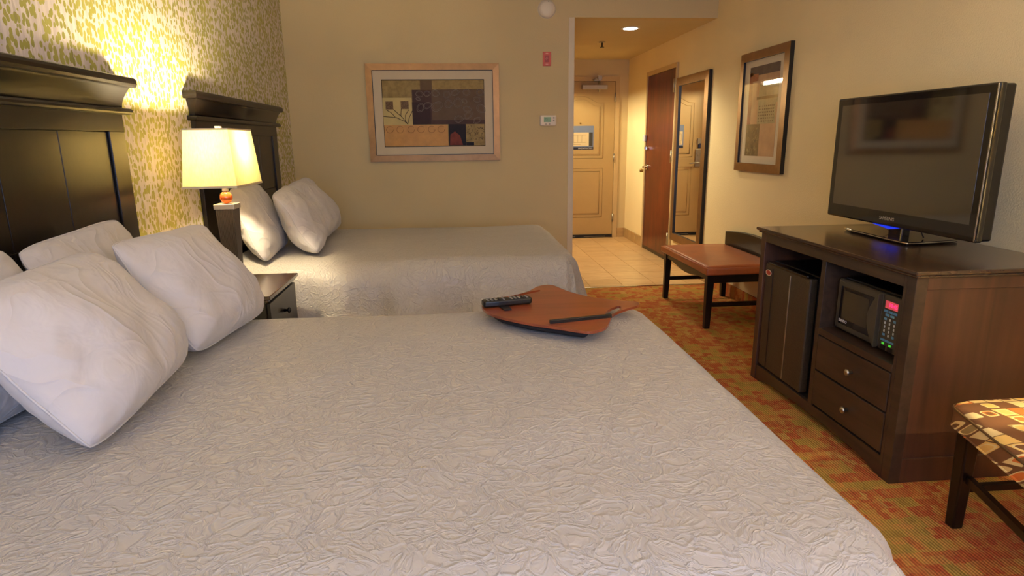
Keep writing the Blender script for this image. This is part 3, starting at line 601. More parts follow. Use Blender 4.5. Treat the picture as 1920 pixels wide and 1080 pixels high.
# ------------------------------------------------------------------ beds
ZT = .645
def bed(y0, y1, label, clabel, seed, Rn=.10, xf=.71, lim=None, Rf=.10):
    yc = (y0 + y1) / 2; hw = (y1 - y0) / 2; x0 = XH + .012
    Rr_ = .10; t = thing('bed', (x0 + 1, yc, 0), label, 'bed', 'hotel beds')
    y0 += Rn - Rr_; y1 -= Rf - Rr_; MB().box((x0 + .06, y0 + .12, .02), (xf - .10, y1 - .12, .22)).build('box_base', m_esp, t)
    MB().box((x0 + .02, y0 + .09, .22), (xf - .08, y1 - .09, .40)).build('box_spring', M('ticking', (206, 200, 190), .8, grain=.05), t, .03, 3)
    MB().box((x0, y0 + .09, .40), (xf - .09, y1 - .09, ZT - .045)).build('mattress', M('mattress_cloth', (222, 216, 206), .8, grain=.03), t, .05, 4)
    # coverlet: rounded over the edges, flared skirt with soft folds
    Rr = .10; FL = .30
    def prof(d, Rr=.10):
        """d: cloth length past the start of the rounding -> (outward, drop)"""
        if d <= 0: return 0.0, 0.0
        amax = math.pi / 2 - math.atan(FL)
        if d < Rr * amax: a = d / Rr; return Rr * math.sin(a), Rr * (1 - math.cos(a))
        e = d - Rr * amax; ca, sa = math.cos(amax), math.sin(amax)
        return Rr * sa + e * ca, Rr * (1 - ca) + e * sa
    Lmax = .66; nx, ny = 150, 150
    sx = [x0 + .02 + (xf - Rr - x0 - .02 + Lmax) * i / nx for i in range(nx + 1)]
    ya, yb = -(hw - Rn) - Lmax - (Rn - Rr) * .5, (hw - Rf) + Lmax + (Rf - Rr) * .5
    sy = [ya + (yb - ya) * j / ny for j in range(ny + 1)]
    lim0, lim1 = (lim[0] - yc, lim[1] - yc) if lim else (-9, 9)   # keep clear of the nightstand
    mb = MB(); random.seed(seed)
    for i, s in enumerate(sx):
        ox, dx = prof(s - (xf - Rr)); X0 = min(s, xf - Rr) + ox
        for j, q in enumerate(sy):
            X = X0; sg = 1 if q > 0 else -1; Ry = Rf if q > 0 else Rn; oy, dy = prof(abs(q) - (hw - Ry), Ry); Y = sg * (min(abs(q), hw - Ry) + oy)
            k = 3.0; drop = (dx ** k + dy ** k) ** (1 / k); drop = min(drop, ZT - .04)
            # corners: pull the cloth in so the skirt rounds the corner
            if ox > 0 and oy > 0:
                m_ = min(ox, oy) * .42; X -= m_; Y -= sg * m_
            crown = .012 * (1 - (q / hw) ** 2) if abs(q) < hw else 0
            n3 = noise.noise(Vector((s * 2.2 + seed, q * 2.2, 0))); n4 = noise.noise(Vector((s * 6 + seed, q * 6, 4)))
            Z = ZT - drop + crown + (.008 * n3 + .003 * n4)
            if dy > .02 and dx < .3:
                a = min(1, (dy - .02) / .25); f = noise.noise(Vector((s * 5.5 + seed * 3, dy * 1.6, 1))) * .045 + noise.noise(Vector((s * 13 + seed, dy * 5, 2))) * .018
                Y += sg * a * f
            if dx > .02:
                a = min(1, (dx - .02) / .25); X += a * (noise.noise(Vector((q * 5.0 + seed, dx * 1.6, 7))) * .03)
            if X < -.78: Y = max(lim0 - max(0, X + .82) * 4, min(lim1 + max(0, X + .82) * 4, Y))
            mb.v.append((X, yc + Y, Z))
    for i in range(nx):
        for j in range(ny):
            a = i * (ny + 1) + j; mb.face((a, a + 1, a + ny + 2, a + ny + 1), 0, True)
    c = mb.build('coverlet', m_linen); rootloc(c, (x0 + 1, yc, 0)); tag(c, clabel, 'bedspread', 'white embossed coverlets')
    so = c.modifiers.new('cloth', 'SOLIDIFY'); so.thickness = .012; so.offset = -1
    return c
bed(.52, 2.60, 'nearest bed, a wide base and mattress under the embossed cover', 'white embossed coverlet spread over the nearest bed', 3, .38, .755, (-9, 2.775), .30)
bed(3.40, 4.96, 'far bed beyond the nightstand, base and mattress under its cover', 'white embossed coverlet spread over the far bed', 11, .16, lim=(3.345, 9))
# ------------------------------------------------------------------ pillows
def pillow(c, lean, yaw, label, roll=0, wd=.64, ht=.46, th=.19, seed=0, slump=.2):
    """c centre; lean = tilt back towards the headboard (deg); yaw about vertical; roll in its own plane"""
    n = 34; mb = MB(); Rz = Matrix.Rotation(math.radians(yaw), 3, 'Z')
    H = Rz @ Vector((-math.sin(math.radians(lean)), 0, math.cos(math.radians(lean)))); Wd = Rz @ Vector((0, 1, 0)); N = Wd.cross(H)
    q = math.radians(roll); W2 = Wd * math.cos(q) + H * math.sin(q); H2 = H * math.cos(q) - Wd * math.sin(q)
    def P(u, v, side):
        k_ = .10 * (u * u * v * v) ** 2; x = wd / 2 * u * (1 - .045 * (1 - v * v) * abs(u) ** 2 - k_); y = ht / 2 * v * (1 - .045 * (1 - u * u) * abs(v) ** 2 - k_)
        tt = th / 2 * ((1 - abs(u) ** 2.4) * (1 - abs(v) ** 2.2)) ** .56 * (1 - slump * v)
        e = 1 - (abs(u * v)) ** 3
        w = noise.noise(Vector((u * 1.7 + seed, v * 1.7, side * 3))) * .016 + noise.noise(Vector((u * 4.2 + seed, v * 2.6, side * 5))) * .005
        rd = 1 - abs(noise.noise(Vector((u * 1.5 + v * 1.1 + seed, v * 3.4 - u * 2.2, seed * 1.7)))) * 2; rid = (max(0, rd) ** 5) * .008 * (.3 + abs(u) ** 2 + abs(v) ** 2) - math.sin((u * 9 + v * 5) + 3 * noise.noise(Vector((u * 2, v * 2, seed)))) * .003 * (abs(u) ** 2 + abs(v) ** 2)
        z = side * (tt + (w + rid) * min(1, tt / (.3 * th)))
        z += .018 * noise.noise(Vector((u * 1.3 + seed * 2, v * 1.3, 9)))
        return Vector(c) + W2 * x + H2 * y + N * z
    idx = {}
    for side in (1, -1):
        for i in range(n + 1):
            for j in range(n + 1):
                u = math.sin((i / n * 2 - 1) * math.pi / 2 * .96) / math.sin(math.pi / 2 * .96); v = math.sin((j / n * 2 - 1) * math.pi / 2 * .96) / math.sin(math.pi / 2 * .96)
                edge = i in (0, n) or j in (0, n)
                if side == -1 and edge: idx[(side, i, j)] = idx[(1, i, j)]; continue
                idx[(side, i, j)] = len(mb.v); mb.v.append(tuple(P(u, v, side)))
        for i in range(n):
            for j in range(n): mb.face((idx[(side, i, j)], idx[(side, i + 1, j)], idx[(side, i + 1, j + 1)], idx[(side, i, j + 1)])[::side], 0, True)
    o = mb.build('pillow', m_cotton); rootloc(o, Vector(c) - Vector((0, 0, ht / 2))); tag(o, label, 'pillow', 'white bed pillows')
    so = o.modifiers.new('soft', 'SUBSURF'); so.levels = 1; so.render_levels = 1
    ring = [(i, 0) for i in range(n)] + [(n, j) for j in range(n)] + [(n - i, n) for i in range(n)] + [(0, n - j) for j in range(n)]
    s = MB(); root = Vector(c) - Vector((0, 0, ht / 2))
    s.tube([Vector(mb.v[idx[(1, i, j)]]) - root for i, j in ring], .0028, 6, True)
    e = s.build('seam', m_cotton); e.parent = o
    return o
pillow((-.905, 1.54, .848), 35, 2, 'plump white pillow at the front of the nearest bed, lower left of the picture', 2, .605, .42, .21, 1)
pillow((-.885, 2.14, .845), 32, -3, 'white pillow on the nearest bed, standing nearest the lamp', -2, .60, .42, .20, 5)
pillow((-1.165, 2.10, .852), 20, 3, 'white pillow against the dark headboard, behind the one nearest the lamp', 2, .62, .40, .16, 8)
pillow((-1.155, 1.45, .860), 22, 0, 'white pillow against the dark headboard at the left edge of the picture', -2, .68, .42, .16, 12)
pillow((-1.155, 3.74, .868), 20, 2, 'white pillow on the far bed, leaning on the headboard beside the lamp', 2, .60, .45, .17, 17)
pillow((-.95, 3.88, .856), 30, 6, 'white pillow on the far bed, standing in front of its neighbours', 2, .60, .43, .20, 23)
pillow((-.99, 4.49, .867), 32, 0, 'white pillow on the far bed, standing nearest the tan wall', 2, .58, .44, .20, 29)
# ------------------------------------------------------------------ nightstand and lamp
NX0, NX1, NY0, NY1, NZ = XH + .005, -.855, 2.80, 3.325, .628
ns = thing('nightstand', ((NX0 + NX1) / 2, (NY0 + NY1) / 2, 0), 'dark wooden nightstand between the two beds', 'nightstand')
MB().box((NX0, NY0 + .02, .06), (NX1 - .03, NY1 - .02, NZ - .03)).build('body', m_esp_z, ns, .003)
MB().box((NX0, NY0, NZ - .018), (NX1, NY1, NZ)).box((NX0, NY0 + .01, NZ - .032), (NX1 - .012, NY1 - .01, NZ - .018)).build('top', m_cabtop, ns, .005, 3)
for a, b in ((.36, .585), (.11, .35)):
    dr = MB().box((NX1 - .032, NY0 + .035, a), (NX1 - .014, NY1 - .035, b)).build('drawer', m_esp, ns, .003)
    MB().lathe((NX1 - .014, (NY0 + NY1) / 2 + .0, (a + b) / 2 + .02), [(.008, 0), (.006, .012), (.015, .018), (.016, .024), (.010, .030), (.002, .032)], 'x', 16).build('knob', m_black, dr)
for y in (NY0 + .03, NY1 - .075):
    for x in (NX0 + .01, NX1 - .08): MB().box((x, y, 0), (x + .045, y + .045, .06)).build('foot', m_esp_z, ns)
def make_lamp(cx, cy, z, label):
    t = thing('table_lamp', (cx, cy, z), label, 'lamp', 'square-shade table lamps')
    MB().box((cx - .075, cy - .075, z), (cx + .075, cy + .075, z + .022)).build('foot', m_blackgloss, t, .004)
    MB().frustum((cx - .05, cy - .05, cx + .05, cy + .05, z + .022), (cx - .034, cy - .034, cx + .034, cy + .034, z + .05)).build('collar', m_black, t)
    mb = MB(); h0, h1 = z + .045, z + .372; a, b = .032, .043
    m_col = M('ribbed_dark_column', (36, 30, 26), .45, grain=.2)
    mb.frustum((cx - a + .003, cy - a + .003, cx + a - .003, cy + a - .003, h0), (cx - b + .003, cy - b + .003, cx + b - .003, cy + b - .003, h1))
    cm = mb.build('column', m_col, t)
    k = 11
    for s in range(4):
        for i in range(k):
            u = (i + .5) / k * 2 - 1; dw = .62 / k
            def pt(rr, uu, out):
                q = ((rr - .003) * uu, -(rr - .003) - out); ang = s * math.pi / 2; return (cx + q[0] * math.cos(ang) - q[1] * math.sin(ang), cy + q[0] * math.sin(ang) + q[1] * math.cos(ang))
            rb = MB(); V = []
            for (rr, hh) in ((a, h0), (b, h1)):
                for uu, out in ((u - dw, -.001), (u + dw, -.001), (u + dw, .003), (u - dw, .003)): p = pt(rr, uu, out); V.append((p[0], p[1], hh))
            rb.add(V, [(0, 3, 2, 1), (4, 5, 6, 7), (0, 1, 5, 4), (1, 2, 6, 5), (2, 3, 7, 6), (3, 0, 4, 7)]).build('rib', m_nick_rib, cm)
    MB().box((cx - .047, cy - .047, h1), (cx + .047, cy + .047, h1 + .024)).build('capital', m_pew, t, .002)
    MB().lathe((cx, cy, h1 + .024), [(.004, 0)] + [(.029 * math.sin(q), .029 - .029 * math.cos(q)) for q in [math.pi * i / 14 for i in range(1, 14)]] + [(.004, .058)], 'z', 24).build('amber_ball', m_amber, t)
    hb = h1 + .082
    MB().box((cx - .011, cy - .011, hb), (cx + .011, cy + .011, hb + .06)).cyl((cx, cy, hb + .05), .016, .05).build('socket', m_pew, t)
    MB().lathe((cx, cy, hb + .10), [(.012, 0), (.016, .012), (.028, .045), (.026, .065), (.012, .082), (.002, .085)], 'z', 20).build('bulb', m_bulb, t)
    # open shade: long side along the headboard wall, wider at the bottom
    sb, stp = z + .480, z + .742
    B = (.118, .185); TT = (.096, .160); mb = MB()
    for (w_, d_), zz in ((B, sb), (TT, stp)): mb.v += [(cx - w_, cy - d_, zz), (cx + w_, cy - d_, zz), (cx + w_, cy + d_, zz), (cx - w_, cy + d_, zz)]
    for i in range(4): j = (i + 1) % 4; mb.face((i, j, 4 + j, 4 + i))
    sh = mb.build('shade', m_shade, t)
    for (w_, d_), zz, hh in ((B, sb, .010), (TT, stp - .008, .008)):
        r = MB(); g = .0015
        for a0, b0 in (((-w_ - g, -d_ - g), (w_ + g, -d_ + g)), ((-w_ - g, d_ - g), (w_ + g, d_ + g)), ((-w_ - g, -d_ + g), (-w_ + g, d_ - g)), ((w_ - g, -d_ + g), (w_ + g, d_ - g))): r.box((cx + a0[0], cy + a0[1], zz), (cx + b0[0], cy + b0[1], zz + hh))
        r.build('trim_band', m_band, sh)
    MB().tube([(cx - TT[0], cy, stp - .004), (cx, cy, stp - .012), (cx + TT[0], cy, stp - .004)], .002, 6).tube([(cx, cy - TT[1], stp - .004), (cx, cy, stp - .012), (cx, cy + TT[1], stp - .004)], .002, 6).tube([(cx - .045, cy, stp - .012), (cx - .05, cy, stp - .10), (cx - .012, cy, hb + .06)], .0018, 6).tube([(cx + .045, cy, stp - .012), (cx + .05, cy, stp - .10), (cx + .012, cy, hb + .06)], .0018, 6).build('harp', m_pew, t)
    MB().frustum((cx - .010, cy - .010, cx + .010, cy + .010, stp - .012), (cx - .012, cy - .012, cx + .012, cy + .012, stp + .012)).build('finial', m_pew, t)
    return t, hb + .145
m_nick_rib = M('pewter_ribs', (78, 71, 66), .4, .5, grain=.1); m_pew = M('satin_pewter', (168, 164, 158), .35, .6, grain=.05); m_band = M('shade_trim_tape', (206, 190, 150), .8, grain=.05)
t = NT('amber_glass'); t.base(lin((232, 110, 40))); t.p(Roughness=.08); t.b.inputs['Transmission Weight'].default_value = .55; t.b.inputs['Coat Weight'].default_value = .6; m_amber = t.m
t = NT('lit_bulb'); t.base((1, .9, .7, 1)); t.b.inputs['Emission Color'].default_value = (1, .82, .5, 1); t.b.inputs['Emission Strength'].default_value = 12; m_bulb = t.m
LX, LY = -1.095, 3.085
lamp, zb = make_lamp(LX, LY, NZ, 'lit table lamp with a cream rectangular shade on the nightstand')
def bulb_light(parent, z, power):
    l = bpy.data.lights.new('bulb_glow', 'POINT'); l.energy = power; l.color = WARM; l.shadow_soft_size = .04
    o = bpy.data.objects.new('bulb_glow', l); COL.objects.link(o); o.parent = parent; o.location = (0, 0, z); return o
bulb_light(lamp, zb - NZ + .06, P_LAMP)
# ------------------------------------------------------------------ luggage bench
bn = thing('luggage_bench', (1.97, 4.47, 0), 'dark wooden bench with a brown leather seat under the tall print', 'bench')
bx0, bx1, by0, by1 = 1.70, 2.235, 4.015, 4.925
for (x, y) in ((bx0, by0), (bx0, by1), (bx1, by0), (bx1, by1)):
    s = 1 if x == bx0 else -1; u = 1 if y == by0 else -1
    MB().frustum((min(x, x + s * .038), min(y, y + u * .038), max(x, x + s * .038), max(y, y + u * .038), 0), (min(x, x + s * .052), min(y, y + u * .052), max(x, x + s * .052), max(y, y + u * .052), .385)).build('leg', m_esp_z, bn, .003)
def scallop(a, b, top, lo, hi):
    P = [(a, top), (a, lo)]
    for i in range(13):
        s = i / 12; P.append((a + (b - a) * (.06 + .88 * s), lo + (hi - lo) * (.5 - .5 * math.cos(2 * math.pi * s)) if False else lo + (hi - lo) * (1 - math.cos(2 * math.pi * s)) / 2 * (-1)))
    return P + [(b, lo), (b, top)]
MB().prism(scallop(by0 + .05, by1 - .05, .385, .345, .375), 'x', bx0 + .008, bx0 + .030).build('apron', m_esp, bn, .002)
MB().prism(scallop(by0 + .05, by1 - .05, .385, .345, .375), 'x', bx1 - .030, bx1 - .008).build('apron', m_esp, bn, .002)
for y in (by0 + .012, by1 - .034): MB().box((bx0 + .05, y, .325), (bx1 - .05, y + .022, .385)).build('apron', m_esp_x, bn, .002)
for y in (by0 + .010, by1 - .030): MB().box((bx0 + .04, y, .155), (bx1 - .04, y + .02, .185)).build('stretcher', m_esp_x, bn, .002)
mb = MB(); cu0, cu1, cv0, cv1 = bx0 - .022, bx1 - .01, by0 - .03, by1 + .03
nn = 20
def cush(u, v, top):
    x = cu0 + (cu1 - cu0) * u; y = cv0 + (cv1 - cv0) * v; e = min(u, 1 - u) * (cu1 - cu0); g = min(v, 1 - v) * (cv1 - cv0)
    return (x, y, .44 + .016 * min(1, e / .18) ** .6 * min(1, g / .18) ** .6 if top else .385)
MB().box((cu0, cv0, .387), (cu1, cv1, .436)).build('seat', m_leather, bn, .012, 3)
st = [o for o in bn.children if o.name == 'seat'][0]
for i in range(nn + 1):
    for j in range(nn + 1): mb.v.append(cush(.03 + .94 * i / nn, .02 + .96 * j / nn, True))
for i in range(nn):
    for j in range(nn): a = i * (nn + 1) + j; mb.face((a, a + nn + 1, a + nn + 2, a + 1), 0, True)
P = [(cu0 + .006, cv0 + .006, .432), (cu1 - .006, cv0 + .006, .432), (cu1 - .006, cv1 - .006, .432), (cu0 + .006, cv1 - .006, .432)]
o = mb.build('seat_top', m_leather, st); so = o.modifiers.new('pad', 'SOLIDIFY'); so.thickness = .02; so.offset = -1
MB().tube([P[0], P[1], P[2], P[3]], .006, 8, True).build('piping', m_leather, st)
MB().prism([(by0 - .02, .40), (by1 + .03, .40), (by1 + .03, .545)] + [(by1 + .03 - (by1 - by0 + .05) * q, .545 + .035 * math.sin(math.pi * min(1, q * 1.0))) for q in [i / 12 for i in range(1, 12)]] + [(by0 - .02, .545)], 'x', bx1 - .008, bx1 + .024).build('back_rail', m_esp, bn, .004)
# ------------------------------------------------------------------ TV cabinet
CX0, CX1, CY0, CY1, CZ = 1.614, 2.255, 2.0, 3.14, .838
cb = thing('media_cabinet', (1.93, 2.57, 0), 'dark brown wooden cabinet holding the fridge and microwave', 'cabinet')
MB().prism([(CY0 - .025, CZ - .016), (CY1 + .025, CZ - .016), (CY1 + .025, CZ), (CY0 - .025, CZ)], 'x', CX0 - .022, CX1 + .01).box((CX0 - .012, CY0 - .015, CZ - .028), (CX1 + .005, CY1 + .015, CZ - .016)).build('top', m_cabtop, cb, .005, 3)
# ends, divider, back, floor, shelf
MB().box((CX0, CY1 - .045, 0), (CX1, CY1, CZ - .028)).build('end_panel', m_cab_side, cb, .002)
MB().box((CX0, CY0, 0), (CX0 + .045, CY0 + .045, CZ - .028)).build('stile', m_cab, cb, .002)
MB().box((CX0, CY0 + .045, 0), (CX0 + .03, CY0 + .06, CZ - .028)).build('stile', m_cab, cb)
ep = MB().box((CX0 + .045, CY0 + .010, .02), (CX1, CY0 + .03, CZ - .028)).build('end_panel', m_cab_side, cb)
MB().box((CX0 + .045, CY0 + .002, 0), (CX1, CY0 + .012, .10)).build('rail', m_cab_side, ep, .002)
MB().box((CX0 + .045, CY0 + .004, CZ - .075), (CX1, CY0 + .012, CZ - .028)).build('rail', m_cab_side, ep, .002)
MB().box((CX0 + .001, 2.545, .086), (CX1 - .013, 2.578, .764)).build('divider', m_cab, cb, .002)
MB().box((CX1 - .012, CY0 + .02, .05), (CX1, CY1 - .02, CZ - .03)).build('back_panel', m_void, cb)
MB().box((CX0, CY0 + .06, .765), (CX0 + .022, CY1 - .045, CZ - .028)).build('top_rail', m_cab, cb, .002)
MB().box((CX0 + .022, CY0 + .03, .07), (CX1 - .012, CY1 - .045, .085)).build('bottom', m_void, cb)
MB().box((CX0 - .002, CY0 + .06, .432), (CX1 - .012, 2.545, .462)).build('shelf', m_cab, cb, .002)
q = [(CY0 + .045, .085), (CY0 + .045, .0), (CY0 + .09, .0)] + [(CY0 + .09 + (CY1 - CY0 - .18) * s, .035 * math.sin(math.pi * s) ** .4) for s in [i / 14 for i in range(1, 14)]] + [(CY1 - .09, .0), (CY1 - .045, .0), (CY1 - .045, .085)]
MB().prism(q, 'x', CX0 + .004, CX0 + .022).build('base_rail', m_cab, cb, .002)
MB().box((CX0 + .02, CY0 + .06, .085), (CX0 + .03, 2.545, .432)).build('drawer_void', m_void, cb)
for a, b in ((.268, .426), (.098, .260)):
    dr = MB().box((CX0 - .002, CY0 + .066, a), (CX0 + .018, 2.540, b)).build('drawer', m_cab, cb, .003)
    MB().lathe((CX0 - .002, 2.285, (a + b) / 2), [(.008, 0), (.006, -.012), (.014, -.018), (.015, -.024), (.009, -.029), (.002, -.031)], 'x', 18).build('knob', m_nickel, dr)
# ------------------------------------------------------------------ mini fridge
FX = CX0 + .008; fy0, fy1, fz0, fz1 = 2.665, 3.085, .088, .668
fr = thing('mini_fridge', (1.85, 2.87, .085), 'black mini fridge standing in the cabinet', 'fridge')
MB().box((FX + .045, fy0 + .004, fz0), (CX1 - .1, fy1 - .004, fz1)).build('body', m_black, fr, .006)
dm = M('textured_black_door', (60, 52, 40), .3, grain=.3, gscale=120, bump=.35, bscale=220)
dr = MB().box((FX, fy0, fz0 + .004), (FX + .042, fy1, fz1 - .012)).build('door', dm, fr, .008, 3)
MB().box((FX - .006, fy0 + .014, fz1 - .012), (FX + .030, fy1 - .03, fz1 + .002)).build('handle', m_blackgloss, dr, .004)
for y, m_ in ((3.005, m_black), (2.835, m_nickel)): MB().box((FX - .0022, y - .004, fz0 + .012), (FX + .002, y + .004, fz1 - .03)).build('ridge', m_, dr, .0012)
bd = MB(); P = [(3.046 + .027 * math.cos(q), .610 + .014 * math.sin(q)) for q in [i / 20 * 2 * math.pi for i in range(20)]]
bd.prism(P, 'x', FX - .003, FX).build('badge', M('red_badge', (186, 70, 48), .35, grain=.04), dr)
MB().tube([(FX - .003, y, z) for y, z in P], .0018, 6, True).build('badge_rim', M('pale_gold_rim', (232, 214, 170), .35, grain=.03), dr)
# ------------------------------------------------------------------ microwave
MX = 1.665; my0, my1, mz0, mz1 = 2.118, 2.520, .468, .702
mw = thing('microwave_oven', (1.83, 2.32, .462), 'black microwave oven on the cabinet shelf', 'microwave')
m_mw = M('charcoal_plastic', (70, 64, 52), .28, grain=.1)
MB().box((MX + .03, my0 + .004, mz0), (2.06, my1 - .004, mz1)).build('case', m_black, mw, .006)
for y in (my0 + .04, my1 - .06): MB().cyl((MX + .08, y, .4626), .014, .006).build('foot', m_black, mw)
dr = MB().box((MX, my0 + .112, mz0 + .004), (MX + .03, my1, mz1 - .004)).build('door', m_mw, mw, .012, 3)
MB().box((MX - .0012, my0 + .155, mz0 + .032), (MX + .002, my1 - .028, mz1 - .034)).build('window', m_blackgloss, dr, .004)
MB().box((MX - .002, my0 + .185, mz0 + .06), (MX - .001, my1 - .05, mz1 - .05)).build('window_mesh', M('smoked_window', (62, 54, 38), .15, grain=.1, coat=.4), dr)
hz = [(MX - .004, my0 + .118, mz0 + .006)] ; P = []
for i in range(15):
    s = i / 14; P.append((my0 + .118 + .052 * math.sin(math.pi * s), mz0 + .006 + (mz1 - mz0 - .014) * s))
poly = [(my0 + .114, mz1 - .008), (my0 + .114, mz0 + .006)] + P
MB().prism(poly, 'x', MX - .016, MX + .004).build('handle', m_mw, dr, .006, 3)
text('lettering', 'SANYO', M('white_print', (226, 224, 220), .6, grain=.02), (MX - .0022, my1 - .062, mz0 + .048), .017, (0, -1, 0), (0, 0, 1), dr)
cp = MB().box((MX + .002, my0, mz0 + .004), (MX + .03, my0 + .110, mz1 - .004)).build('control_panel', m_mw, mw, .006)
xk = MX + .0008
t = NT('red_led_display'); t.base(lin((170, 90, 70))); t.b.inputs['Emission Color'].default_value = lin((236, 70, 96)); t.b.inputs['Emission Strength'].default_value = .35; m_led = t.m
MB().box((xk, my0 + .022, mz1 - .058), (xk + .003, my0 + .092, mz1 - .028)).build('display', m_led, cp)
t = NT('led_digits'); t.base(lin((236, 40, 90))); t.b.inputs['Emission Color'].default_value = lin((255, 40, 110)); t.b.inputs['Emission Strength'].default_value = 1.6
text('display_digits', '10:45', t.m, (xk - .0005, my0 + .048, mz1 - .043), .022, (0, -1, 0), (0, 0, 1), cp)
mblue = M('blue_button', (96, 150, 186), .4, grain=.05); mwhite = M('pale_button', (206, 210, 206), .4, grain=.03); t = NT('green_lamp'); t.base(lin((60, 180, 50))); t.b.inputs['Emission Color'].default_value = lin((80, 220, 60)); t.b.inputs['Emission Strength'].default_value = .5; mgreen = t.m
def btn(u, z, w_, h_, m_): MB().box((xk - .0008, my0 + u - w_ / 2, z - h_ / 2), (xk + .003, my0 + u + w_ / 2, z + h_ / 2)).build('button', m_, cp)
for u in (.084, .058, .032): btn(u, mz1 - .070, .02, .009, mblue)
for u in (.074, .046): btn(u, mz1 - .084, .02, .009, mblue)
for r in range(5):
    for u in (.082, .056, .030): btn(u, mz1 - .101 - r * .016, .012 if (r in (0, 4) and u != .056) else .005, .009, mblue if (r in (0, 4) and u != .056) else mwhite)
for u in (.084, .058, .032): btn(u, mz0 + .047, .022, .008, mblue)
for u in (.080, .040): btn(u, mz0 + .033, .012, .008, mgreen)
for u in (.078, .038): MB().box((xk - .0008, my0 + u - .013, mz0 + .007), (xk + .002, my0 + u + .013, mz0 + .026)).build('outlet', m_black, cp)
# ------------------------------------------------------------------ television
TX, ty0, ty1, tz0, tz1 = 1.985, 2.19, 3.17, .893, 1.488
tv = thing('television', (2.04, 2.68, CZ), 'black flat-screen television on the cabinet', 'television')
t = NT('glossy_dark_screen'); t.base(lin((26, 24, 18))); t.p(Roughness=.07); t.b.inputs['IOR'].default_value = 2.7; t.b.inputs['Specular IOR Level'].default_value = .6; m_scr = t.m
m_tvb = M('piano_black_bezel', (18, 17, 14), .1, grain=.05, coat=.7)
MB().box((TX + .012, ty0 + .004, tz0 + .004), (TX + .07, ty1 - .004, tz1 - .004)).box((TX + .07, ty0 + .18, tz0 + .08), (TX + .105, ty1 - .18, tz1 - .12)).build('back_shell', m_black, tv, .008)
MB().box((TX, ty0, tz0), (TX + .03, ty1, tz1)).build('bezel', m_tvb, tv, .008, 3)
MB().box((TX - .0008, ty0 + .042, tz0 + .066), (TX + .002, ty1 - .042, tz1 - .036)).build('screen', m_scr, tv)
text('brand_lettering', 'SAMSUNG', M('silver_print', (186, 176, 150), .4, .3, grain=.02), (TX - .0012, 2.70, tz0 + .034), .022, (0, -1, 0), (0, 0, 1), tv)
MB().box((TX - .0015, ty0 + .006, tz0 + .004), (TX + .012, ty0 + .012, tz1 - .004)).build('edge_strip', m_chrome, tv, .002)
t = NT('blue_status_glow'); t.base(lin((20, 50, 220))); t.b.inputs['Emission Color'].default_value = lin((20, 60, 255)); t.b.inputs['Emission Strength'].default_value = .5
MB().prism([(2.68, tz0 - .012), (2.80, tz0 + .0), (2.62, tz0 + .0)], 'x', TX + .002, TX + .03).build('status_light', t.m, tv)
MB().box((TX + .032, 2.635, CZ + .012), (TX + .075, 2.725, tz0 + .03)).build('neck', m_blackgloss, tv, .006)
P = catmull([(1.955, 2.955), (1.93, 2.72), (1.925, 2.50), (1.945, 2.475), (2.08, 2.485), (2.205, 2.53), (2.20, 2.70), (2.195, 2.90), (2.10, 2.965)], 5)
bs = MB().prism([(p.x, p.y) for p in [Vector((q[0], q[1], 0)) for q in P]], 'z', CZ + .004, CZ + .016).build('stand', m_blackgloss, tv, .003)
MB().tube([(p[0], p[1], CZ + .010) for p in P], .0035, 6, True).build('stand_rim', m_chrome, bs)
for (x, y) in ((1.96, 2.90), (1.96, 2.52), (2.16, 2.56), (2.16, 2.88)): MB().cyl((x, y, CZ), .01, .005, n=10).build('rubber_foot', m_black, bs)
MB().tube([(2.07, 2.72, .92), (2.03, 2.77, .875), (2.05, 2.74, CZ + .02)], .003, 6).tube([(2.07, 2.64, .91), (2.05, 2.56, .89), (2.06, 2.55, CZ + .02)], .003, 6).build('cable', m_black, tv)
# ------------------------------------------------------------------ lap tray and remote
out2 = [(.084, 2.266), (.086, 2.189), (.117, 2.113), (.177, 2.044), (.244, 1.984), (.326, 1.93), (.388, 1.886), (.421, 1.876), (.473, 1.911), (.503, 1.975), (.528, 2.045), (.566, 2.096), (.617, 2.14), (.654, 2.165), (.671, 2.202), (.662, 2.227), (.606, 2.251), (.516, 2.314), (.457, 2.393), (.418, 2.483), (.399, 2.535), (.371, 2.549), (.329, 2.525), (.279, 2.445), (.231, 2.398), (.185, 2.369), (.12, 2.343)]
ZTR = .700
tr = thing('lap_desk', (.36, 2.2, ZT + .012), 'reddish brown wooden lap desk on the nearest bed', 'lap desk')
def plate_with_holes(outer, holes, z0, z1):
    bm = bmesh.new(); edges = []
    for loop in [outer] + holes:
        vs = [bm.verts.new((p[0], p[1], z1)) for p in loop]
        for i in range(len(vs)): edges.append(bm.edges.new((vs[i], vs[(i + 1) % len(vs)])))
    bmesh.ops.triangle_fill(bm, use_beauty=True, use_dissolve=False, edges=edges)
    ret = bmesh.ops.extrude_face_region(bm, geom=list(bm.faces))
    for v in [g for g in ret['geom'] if isinstance(g, bmesh.types.BMVert)]: v.co.z = z0
    mb = MB(); bm.verts.index_update(); mb.v = [tuple(v.co) for v in bm.verts]
    for f in bm.faces: mb.face([v.index for v in f.verts])
    bm.free(); return mb
O_ = [(p.x, p.y) for p in catmull([(a, b, 0) for a, b in out2], 4)]
h1 = [(p.x, p.y) for p in catmull([(.222, 2.372, 0), (.262, 2.392, 0), (.312, 2.427, 0), (.330, 2.446, 0), (.325, 2.460, 0), (.285, 2.437, 0), (.235, 2.400, 0), (.215, 2.383, 0)], 3)]
h2 = [(p.x, p.y) for p in catmull([(.512, 2.052, 0), (.526, 2.055, 0), (.566, 2.108, 0), (.590, 2.152, 0), (.580, 2.168, 0), (.543, 2.132, 0), (.516, 2.085, 0)], 3)]
plate_with_holes(O_, [h1, h2], ZTR - .009, ZTR).build('board', m_tray, tr)
